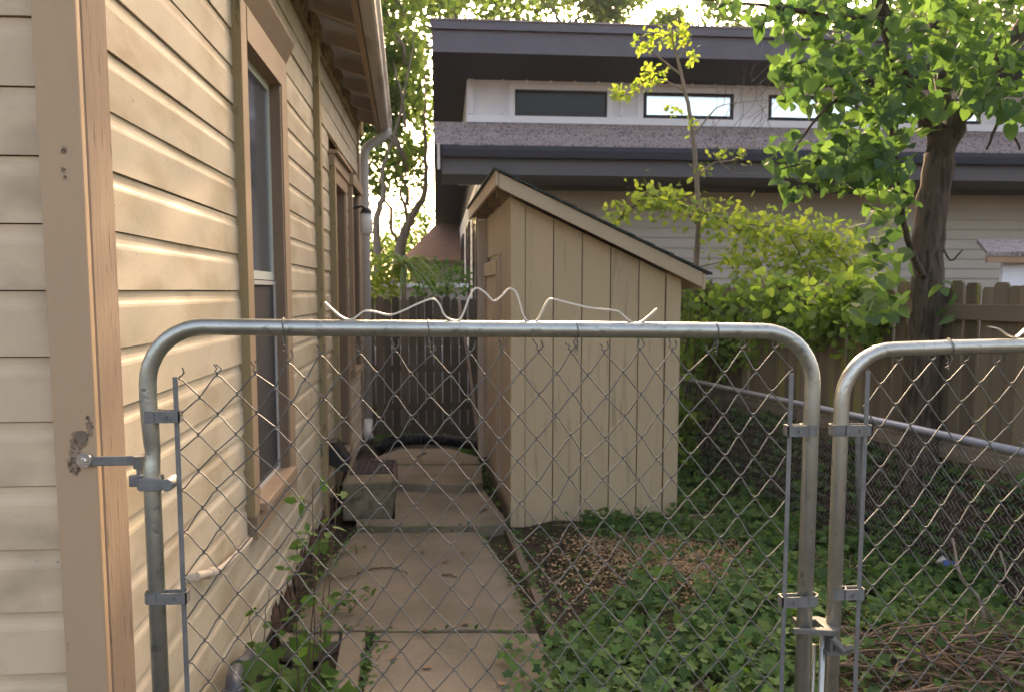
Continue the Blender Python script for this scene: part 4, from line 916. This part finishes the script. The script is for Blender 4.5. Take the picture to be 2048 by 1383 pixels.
leaves('foliage', T_HEART, vp, .035+rs.rand(len(vp))*.045, M['leafm'], vine2, kind='stuff', spread=.8, bias=(0,-.4,.6), down=.4)
sm = MB()
for i in range(14):
    px = 1380+i*30; y = 8.0-i*.15; sm.tube(wob([atY(px,640,y), atY(px+rs.normal()*15,720,y-.05), atY(px+rs.normal()*20,800,y-.1)], .02, 4, i), [.007,.003], 5, cap=False)
obj('stem', sm, M['twig'], vine2, smooth=True)
vine3 = thing('climbing_vine', (2.5, 7.6, 0), 'hanging vine tangle between the shed wall and the chain link fence', 'vine')
vp = np.vstack([line_clusters([(1385,660,7.8),(1380,750,7.6),(1372,860,7.4)], 520, 34, 60, .2), line_clusters([(1440,680,7.6),(1480,720,7.4)], 300, 50, 40, .2), line_clusters([(1370,800,7.4),(1385,960,7.0)], 260, 26, 40, .3)])
vp = vp[rs.rand(len(vp)) < .6]
leaves('foliage', T_IVY, vp, .04+rs.rand(len(vp))*.04, M['leafm'], vine3, kind='stuff', spread=.8, bias=(0,-.6,.4), down=.4)
mb = MB()
for i in range(9): mb.tube(wob([atY(1372+i*9,960,7.2), atY(1380+i*8+rs.normal()*8,830,7.4), atY(1378+i*10+rs.normal()*10,700,7.6), atY(1385+i*8,600,7.8)], .015, 4, i), [.012,.005], 6, cap=False)
obj('stem', mb, M['twig'], vine3, smooth=True)
# background trees
def bgtree(x, y, h, r, n, label, seed, trunk_pts=None, cat='tree', tr=.16, low=.35, size=.17, mt='leafb'):
    t = thing('background_tree', (x, y, 0), label, cat, 'trees beyond the back fence')
    base = trunk_pts or [Vector((x,y,-.1)), Vector((x+.1,y,h*.3)), Vector((x-.1,y,h*.6)), Vector((x,y,h*.85))]
    to = obj('trunk', MB().tube(wob(base, tr*.1, 5, seed), [tr, tr*.12], 10), M['barkm'], t, smooth=True)
    q = np.random.RandomState(seed); nb = 26; cen = []
    for i in range(nb):
        a = q.rand()*2*math.pi; rr_ = r*math.sqrt(q.rand())*.9; z = h*(low+(1-low)*q.rand()); c = np.array([x+rr_*math.cos(a), y+rr_*math.sin(a), z]); cen.append((c, r*(.22+.2*q.rand())))
        s = Vector((x, y, max(.5, z-1.2-.3*rr_)));
        if i < 9 and (c[0] < -.3 or y > 34.5): obj('limb', MB().tube(wob([s, Vector(c)*.5+s*.5+Vector((0,0,.2)), Vector(c)], .05, 3, i), [tr*.4, .015], 6), M['barkm'], to, smooth=True)
    pos = []
    for i in range(n):
        c, rad = cen[q.randint(nb)]; d = q.normal(size=3); d /= np.linalg.norm(d); pos.append(c + d*rad*(q.rand()**.45)*np.array([1.2,1.2,.75]))
    pos = np.array(pos); pos = pos[~((pos[:,0] > -.25) & (pos[:,1] > 12.3) & (pos[:,1] < 34.5) & (pos[:,2] < 7.5))]; n = len(pos)
    leaves('foliage', T_DIA, pos, size*(.7+.6*q.rand(n)), M[mt], t, kind='stuff', spread=1.0)
    return t
t1 = [atY(752,600,15), atY(755,520,15), atY(752,440,15), atY(768,390,15), atY(765,340,15), atY(790,270,15), atY(810,180,15), atY(830,60,15)]
t1[0].z = -.1
bgtree(t1[6].x, 15, 8.4, 2.3, 12000, 'slim forked tree beside the downspout beyond the back fence', 3, t1, tr=.08, low=.54, size=.15)
t2 = [atY(770,600,17), atY(800,500,17), atY(828,430,17), atY(850,380,17), atY(852,300,17), atY(850,150,17)]; t2[0].z = -.1
bgtree(t2[5].x-.4, 17.5, 10.5, 2.6, 9000, 'leaning tree with thick trunk beyond the back fence', 5, t2, tr=.12, low=.36, size=.15)
bgtree(-5.2, 20, 10, 3.2, 8000, 'broad tree hidden mostly behind the gutter of the cream house', 8, low=.2)
for i, (px, Y, h, r, lab) in enumerate([(900,40,18.2,4.2,'tall tree rising over the left end of the charcoal roof'),(1140,42,18.0,4.2,'round tree over the middle of the charcoal roof'),(1300,44,16.8,2.6,'small tree top behind the sapling over the roof'),(1560,42,17.8,3.8,'yellow green tree top over the roof beside the shade tree'),(1800,38,17,4.5,'tall tree behind the crown of the shade tree'),(2150,36,15,5,'tree beyond the right end of the charcoal roof')]):
    x = atY(px, 50, Y).x; bgtree(x, Y, h, r, 7000, lab, 20+i, tr=.3, low=.45, size=.3, mt='leafb')
bgtree(-8, 36, 13, 5, 7000, 'wide tree far behind the cream house', 31, tr=.3, low=.1, size=.3)
bgtree(-2.8, 34, 4.6, 3.0, 5000, 'low bushy tree beyond the back fence', 37, tr=.2, low=.1, size=.2)
# blade leaved plants behind the fence
def blades(px, py, Y, n, L, label, up):
    c = atY(px, py, Y); t = thing('blade_leaved_plant', (c.x, Y, 0), label, 'plant')
    obj('stem', MB().tube([(c.x,Y,-.05),(c.x,Y,c.z)], .03, 8), M['barkl'], t)
    for i in range(n):
        a = rs.rand()*6.283; el = up+rs.rand()*.9; l = L*(.7+.5*rs.rand()); w0 = .022
        d = Vector((math.cos(a), math.sin(a), 0)); s = Vector((-d.y, d.x, 0)); mb = MB(); K = 6
        for k in range(K+1):
            u = k/K; p = c + d*(l*u*math.cos(el)) + Vector((0,0,l*(u*math.sin(el) - .75*u*u)))
            ww = w0*(1-u**2)+.001; mb.v += [tuple(p-s*ww), tuple(p+Vector((0,0,-.004))), tuple(p+s*ww)]
        for k in range(K): b = k*3; mb.f += [(b,b+1,b+4,b+3),(b+1,b+2,b+5,b+4)]
        obj('leaf', mb, M['leafy'], t)
blades(808, 535, 11.2, 60, .75, 'large drooping strap leaved plant above the back fence', .1)
blades(895, 590, 11.0, 26, .5, 'smaller upright blade leaved plant beside the white siding', .8)
def bush(px, py, Y, rx, ry, n, name, label, m='leafw', size=.06, cat='bush', T=T_OVAL):
    c = atY(px, py, Y); t = thing(name, (c.x, Y, 0), label, cat)
    mb = MB()
    for i in range(7): mb.tube(wob([(c.x+rs.normal()*.03,Y,-.03), (c.x+rs.normal()*.1,Y+rs.normal()*.05,c.z*.6), (c.x+rs.normal()*.15,Y+rs.normal()*.1,c.z)], .01, 3, i), [.008,.003], 5, cap=False)
    obj('stem', mb, M['twig'], t)
    leaves('foliage', T, clusters([(px,py,Y,rx,ry,.25,n)]), size*(.7+.6*rs.rand(n)), M[m], t, kind='stuff', spread=.9); return t
bush(765, 560, 11.3, 45, 50, 500, 'bush', 'bright loose bush behind the fence beside the downspout', size=.08, m='leafv')
bush(880, 560, 11.8, 60, 40, 300, 'bush', 'low green bush behind the back fence under the brick house', size=.08)
bush(945, 905, 8.6, 22, 26, 260, 'weed_clump', 'bright green weed clump at the far corner of the shed', cat='weed', size=.05)
bush(750, 880, 9.3, 14, 12, 60, 'weed_clump', 'small weed clump at the foot of the downspout', cat='weed', size=.05)
bush(800, 876, 9.6, 50, 10, 200, 'weed_clump', 'low strip of weeds along the foot of the back fence', cat='weed', size=.045)
# ================================================================ GROUND COVER
def inpoly(n, x0, x1, y0, y1, fn, zf):
    out = []
    while len(out) < n:
        x = x0+rs.rand()*(x1-x0); y = y0+rs.rand()*(y1-y0)
        if rs.rand() < fn(x, y): out.append((x, y, gz(x,y)+zf(x,y)))
    return np.array(out)
PE = lambda y: .62+ (y-4)*(-.05)                      # line of the edging board
def dens(x, y):
    if x > bx_(y): return 0
    m = math.exp(-(((x-1.28)/.72)**4 + ((y-4.75)/.62)**4)); d = 1 - .93*m
    if x < 1.0 and 4.05 < y < 6.0: d *= .10
    if x < .95 and y > 4.1: d *= .5
    if y < 4.1 and x < .78: d *= max(0, (x-.42)/.36)**1.2 if x > .42 else 0
    if .5 < x < 1.78 and y > 5.72: return 0
    if x < 1.78 and y > 5.5: d *= .45
    if x > 1.65 and y < 3.5: d *= .25
    if y > 5.6: d *= .8
    return d*(.15+.85*(math.sin(x*5+y*3)*math.sin(y*6-x*2) + .5*math.sin(x*13-y*9) > -.35))
ip = inpoly(15000, .4, 3.6, 2.6, 9.4, dens, lambda x, y: .01+rs.rand()**1.5*(.12 if y < 4.3 else .07))
ex = np.array([atZ(1000+rs.rand()**.7*330, 1268+rs.rand()*260, .02+rs.rand()*.10)[:] for _ in range(900)]); ip = np.vstack([ip, ex])
o = leaves('ivy', T_IVY, ip, .022+rs.rand(len(ip))**1.5*.050, M['leafi'], kind='stuff', spread=.35, bias=(0,-.25,1)); o['label'] = 'dark green ivy carpeting the ground right of the path'; o['category'] = 'ivy'
ip = inpoly(1500, .5, 3.0, 2.8, 6.0, dens, lambda x, y: .05+rs.rand()*.09)
o = leaves('fresh_ivy', T_IVY, ip, .028+rs.rand(len(ip))*.025, M['leafw'], kind='stuff', spread=.4, bias=(0,-.2,1)); o['label'] = 'scattered brighter young ivy leaves over the dark ivy'; o['category'] = 'ivy'
gp2 = inpoly(2600, .7, 2.6, 3.0, 6.0, lambda x,y: dens(x,y)*.5+.15, lambda x, y: .0)
T_BL = (np.array([(-.03,0,0),(.03,0,0),(.05,.5,.1),(0,1,.35)]), np.array([(0,1,2),(0,2,3)]))
o = leaves('grass', T_BL, gp2, .05+rs.rand(len(gp2))*.07, M['grass'], kind='stuff', spread=.6, bias=(0,-1,.1), down=-.6); o['label'] = 'thin grass blades between the ivy and mulch'
# wood chips
cp_ = inpoly(9500, .4, 2.2, 3.9, 5.6, lambda x,y: math.exp(-(((x-1.42)/.6)**2 + ((y-4.7)/.5)**2)), lambda x,y: .004+rs.rand()*.012)
T_CH = (np.array([(-.5,-.2,0),(.5,-.25,0),(.45,.2,.05),(-.4,.25,.1)]), np.array([(0,1,2),(0,2,3)]))
def chipmat():
    m = leafmat('wood_chips', (.20,.115,.06), (.60,.42,.25), 0.0, .9); return m
o = leaves('wood_chips', T_CH, cp_, .010+rs.rand(len(cp_))*.018, chipmat(), kind='stuff', spread=.4, bias=(0,0,1)); o['label'] = 'orange brown wood chip mulch heaped in the ivy'
cp_ = inpoly(1700, -.7, 2.8, 2.9, 8.6, lambda x,y: .9 if (x > .55 or x < -.5) else .10, lambda x,y: (.016 if x < .55 and x > -.5 else .003)+rs.rand()*.008)
o = leaves('leaf_litter', T_OVAL, cp_, .014+rs.rand(len(cp_))*.028, leafmat('litter_leaf', (.10,.06,.035), (.34,.23,.14), 0.0, .9), kind='stuff', spread=.35, bias=(0,0,1)); o['label'] = 'brown leaf litter over the dirt'
# small growth in the slab joints and against the slab edges
jp = []
for (a, b, z, n) in (((586,1262),(1074,1262),.0,90),((712,1056),(962,1056),.02,90),((790,968),(960,968),.05,50),((740,928),(960,928),.11,40),((1074,1259),(965,1064),.0,160),((742,1270),(728,1383),.0,140),((586,1259),(705,1066),.0,160),((1018,1052),(1108,1258),.03,120)):
    for i in range(n):
        t = rs.rand(); p = atZ(a[0]+(b[0]-a[0])*t+rs.normal()*4, a[1]+(b[1]-a[1])*t+rs.normal()*1.5, z); jp.append((p.x, p.y, z+.004+rs.rand()**2*.03))
o = leaves('moss_and_seedlings', T_OVAL, np.array(jp), .008+rs.rand(len(jp))**2*.035, M['leafi'], kind='stuff', spread=.5, bias=(0,-.2,1)); o['label'] = 'moss and tiny seedlings growing in the joints of the path'
mb = MB()
for i in range(70):
    x = .7+rs.rand()*2.0; y = 3.2+rs.rand()*2.6; a = rs.rand()*6.28; P_ = []
    for k in range(5): P_.append(Vector((x, y, gz(x,y)+.03+rs.rand()*.03))); x += math.cos(a)*.11; y += math.sin(a)*.11; a += rs.normal()*.5
    if all(p.x < bx_(p.y)-.1 and p.y < 5.6 for p in P_): mb.tube(wob(P_, .004, 3, i), [.0028,.0016], 4, cap=False)
o = obj('ivy_runners', mb, M['twigl'], smooth=True, kind='stuff'); o['label'] = 'thin pale ivy runners creeping over the ground'
# twigs
def twig(pix, r, z, label, m='twig', group=None, name='twig'):
    P = [atZ(px, py, z+.006) for px, py in pix]; o = obj(name, MB().tube(wob(P, .003, 4, int(pix[0][0])), [r, r*.5], 6), M[m], smooth=True, org=P[0]); return tag(o, label, 'twig', group)
twig([(715,1145),(740,1138),(765,1134),(790,1136),(815,1146)], .006, .004, 'long curved twig lying across the second path slab')
twig([(600,1160),(650,1156),(700,1152),(722,1146)], .005, .004, 'thin twig at the left end of the curved twig on the path')
twig([(884,1148),(900,1149),(914,1152)], .006, .004, 'short straight twig right of the curved twig on the path')
twig([(835,912),(848,906),(852,904)], .010, .118, 'dark twig on the farthest path slab')
twig([(958,1023),(968,1018),(975,1016)], .008, .04, 'small dark twig on the slab beside the shed')
twig([(745,1283),(765,1281),(790,1283)], .004, .002, 'thin dark twig on the nearest slab')
DL = ['upper small curled dead leaf on the path left of the edging board','dead leaf on the path above the middle of the curved twig','single small dead leaf near the top edge of the second slab','dead leaf on the nearest slab close to its left edge','small dead leaf in the middle of the nearest slab','lowest dead leaf on the nearest slab by the ivy','dead leaf just above the slab joint at the right','dead leaf lying in the joint between the two nearest slabs','dead leaf above the short straight twig on the path','dead leaf by the wall side of the second slab']
for i, (px, py, z) in enumerate([(925,1104,.004),(845,1103,.004),(835,1071,.004),(790,1313,.002),(855,1333,.002),(1003,1367,.002),(930,1247,.004),(848,1260,.003),(890,1122,.004),(730,1092,.004)]):
    c = atZ(px, py, z+.004); mb = MB(); n = 7
    mb.add([(c.x,c.y,c.z+.006)]+[(c.x+.018*math.cos(a*.9)*(1+.3*rs.rand()), c.y+.014*math.sin(a*.9)*(1+.3*rs.rand()), c.z+.008*rs.rand()) for a in range(n)], [(0,1+k,1+(k+1)%n) for k in range(n)])
    o = obj('dead_leaf', mb, M['dryleaf'], org=c); tag(o, DL[i], 'leaf', 'dead leaves on the path')
# brush pile lower right
mb = MB()
for i in range(360):
    x = 1.55+rs.rand()*1.4; y = 2.55+rs.rand()*.85; h = .01+.20*math.exp(-((x-2.25)/.5)**2-((y-2.95)/.4)**2)*rs.rand(); L = .15+rs.rand()*.6; a = rs.normal()*.45+(.15 if rs.rand()<.65 else 1.5)
    if x < 1.75 and rs.rand() < .6: continue
    p0 = Vector((x,y,gz(x,y)+h)); dv = Vector((math.cos(a), math.sin(a), rs.normal()*.15))*L; mb.tube(wob([p0-dv*.5, p0+Vector(rs.normal(size=3)*.03), p0+dv*.5], .006, 3, i), [.0015+rs.rand()**2*.009,.0012], 4, cap=False)
o = obj('brush_pile', mb, M['twig'], smooth=True, kind='stuff'); o['label'] = 'tangled pile of dead brown branches and twigs in the lower right'; o['category'] = 'brush'
def up(pts, r, label, m='twigl'):
    o = obj('branch', MB().tube(wob(pts, .006, 5, 4), [r, r*.4], 7), M[m], smooth=True, org=pts[0]); tag(o, label, 'branch')
up([atY(1975,1330,3.5), atY(1968,1260,3.5), atY(1958,1200,3.55), atY(1925,1150,3.6), atY(1905,1075,3.7)], .014, 'pale forked dead branch rising from the brush pile')
up([atY(1960,1205,3.55), atY(1985,1185,3.5), atY(2008,1168,3.5)], .006, 'short pale side twig beside the forked dead branch')
up([atY(1930,1310,3.4), atY(1990,1330,3.3), atY(2060,1300,3.2)], .018, 'thick brown branch lying low across the brush pile', 'twig')
up([atY(1700,1370,3.5), atY(1800,1345,3.4), atY(1920,1340,3.3), atY(2060,1325,3.2)], .012, 'long dark branch lying along the brush pile', 'twig')
up([atY(2000,1100,3.9), atY(2030,1180,3.8), atY(2060,1215,3.7)], .006, 'thin pale twig arching beside the litter')
mb = MB()
for i in range(110):
    y = 3.6+rs.rand()*4.2; x = 3.76-.19*y+rs.rand()*.34; p0 = Vector((x, y, gz(x,y)+.01+rs.rand()*.03)); a = rs.normal()*.6+1.6
    dv = Vector((math.cos(a)*.35, math.sin(a), rs.normal()*.15))*(.1+rs.rand()*.3); mb.tube(wob([p0-dv, p0+Vector(rs.normal(size=3)*.02), p0+dv], .008, 3, i), [.002+rs.rand()*.005,.0015], 4, cap=False)
o = obj('root_tangle', mb, M['twig'], smooth=True, kind='stuff'); o['label'] = 'dry roots and stems over the soil bank behind the chain link fence'
# litter
c = atZ(1885, 1120, .10); lt = obj('crumpled_paper', MB(), M['litter']) if False else None
v = []; n = 40
for i in range(n): q = rs.normal(size=3); q /= np.linalg.norm(q); v.append(tuple(np.array(c)+q*np.array([.045,.03,.028])*(.6+.5*rs.rand())))
import bmesh
def hull(name, v, m, label, cat, org):
    bm = bmesh.new(); [bm.verts.new(Vector(p)-Vector(org)) for p in v]; r = bmesh.ops.convex_hull(bm, input=bm.verts)
    me = bpy.data.meshes.new(name); bm.to_mesh(me); bm.free(); me.materials.append(m); o = link(name, me, None, org); return tag(o, label, cat)
hull('crumpled_paper', v, M['litter'], 'crumpled white and pale litter in the ivy below the chain link fence', 'litter', c)
c2 = atZ(1905,1130,.09); v = [tuple(np.array(c2)+rs.normal(size=3)*np.array([.028,.015,.010])) for _ in range(24)]
hull('blue_wrapper', v, M['litterb'], 'small blue wrapper beside the crumpled white litter', 'litter', c2)
c3 = atZ(1320,1095,.06); v = [tuple(np.array(c3)+rs.normal(size=3)*np.array([.05,.03,.018])) for _ in range(24)]
hull('dry_root', v, M['twigl'], 'pale dry root lump at the back of the mulch heap', 'root', c3)
# weeds by the wall
def weed(px, py, Y, h, n, label, lean=0, T=T_HEART, size=.05, m='leafw', sp=1.0):
    b = atY(px, py, Y); b.z = -.1; t = thing('weed', b, label, 'weed'); pts = []
    mb = MB(); ns = 3
    for s in range(ns):
        e = Vector((b.x+lean+rs.normal()*.05, b.y+rs.normal()*.05, b.z+h*(.7+.3*rs.rand()))); P_ = wob([b, b.lerp(e,.5)+Vector((rs.normal()*.015,rs.normal()*.015,0)), e], .003, 5, s); mb.tube(P_, [.004,.0012], 5, cap=False)
        for k in range(n//ns):
            q = P_[int(len(P_)*(.15+.85*rs.rand()))-1]; a = rs.rand()*6.28; l = (.03+.07*rs.rand()*(1.2-(q.z-b.z)/h))*sp; w_ = q+Vector((math.cos(a)*l, math.sin(a)*l, .01)); mb.tube([q, w_], .0008, 3, cap=False); pts.append(tuple(w_))
    obj('stem', mb, M['twig'], t)
    leaves('foliage', T, np.array(pts), size*(.5+.7*rs.rand(len(pts))), M[m], t, spread=.45, bias=(0,-.2,1)); return t
weed(590, 1330, 2.75, 1.25, 54, 'tall thin weed with sparse small leaves against the house siding', .02, T_OVAL, .06)
weed(612, 1330, 2.95, 1.15, 50, 'second slender weed leaning right beside the tall thin weed', .1, T_OVAL, .06)
weed(560, 1330, 2.9, .50, 150, 'bushy leafy weed at the foot of the house wall near the grey pipe', .0, T_IVY, .10, sp=2.2)
weed(600, 1345, 2.8, .34, 120, 'low spreading weed beside the hole in the path', .05, T_IVY, .09, sp=2.2)
weed(515, 1180, 3.3, .62, 30, 'leafy climber hanging below the window casing', -.03, T_HEART, .055)
weed(690, 1120, 5.1, .22, 60, 'small weed at the wall beside the concrete step', 0, T_OVAL, .045)
weed(650, 1210, 4.2, .25, 80, 'spreading weed at the wall over the path edge', .1, T_OVAL, .05)
weed(860, 1045, 5.8, .16, 24, 'small feathery seedling in the path joint', 0, T_OVAL, .035)
weed(735, 1330, 3.6, .14, 40, 'low weed in the gap beside the concrete strip', 0, T_OVAL, .04)
weed(1060, 1170, 4.6, .16, 40, 'little weed clump growing beside the edging board', 0, T_OVAL, .04)

# ---------------------------------------------------------------- thin haze volume added to lift the darks
hz_ = MB().box(-30, 30, -12, 64, -1.2, 24); ho = obj('haze', hz_, None); ho['kind'] = 'stuff'; ho['label'] = 'thin haze added in the air to lift the dark background'
hm = bpy.data.materials.new('haze'); hm.use_nodes = True; hn = hm.node_tree
for n_ in list(hn.nodes):
    if n_.type == 'BSDF_PRINCIPLED': hn.nodes.remove(n_)
pv = hn.nodes.new('ShaderNodeVolumePrincipled'); pv.inputs['Density'].default_value = .0005; pv.inputs['Color'].default_value = (.85,.9,1,1); pv.inputs['Anisotropy'].default_value = .2
hn.links.new(pv.outputs[0], hn.nodes['Material Output'].inputs['Volume']); ho.data.materials.append(hm)
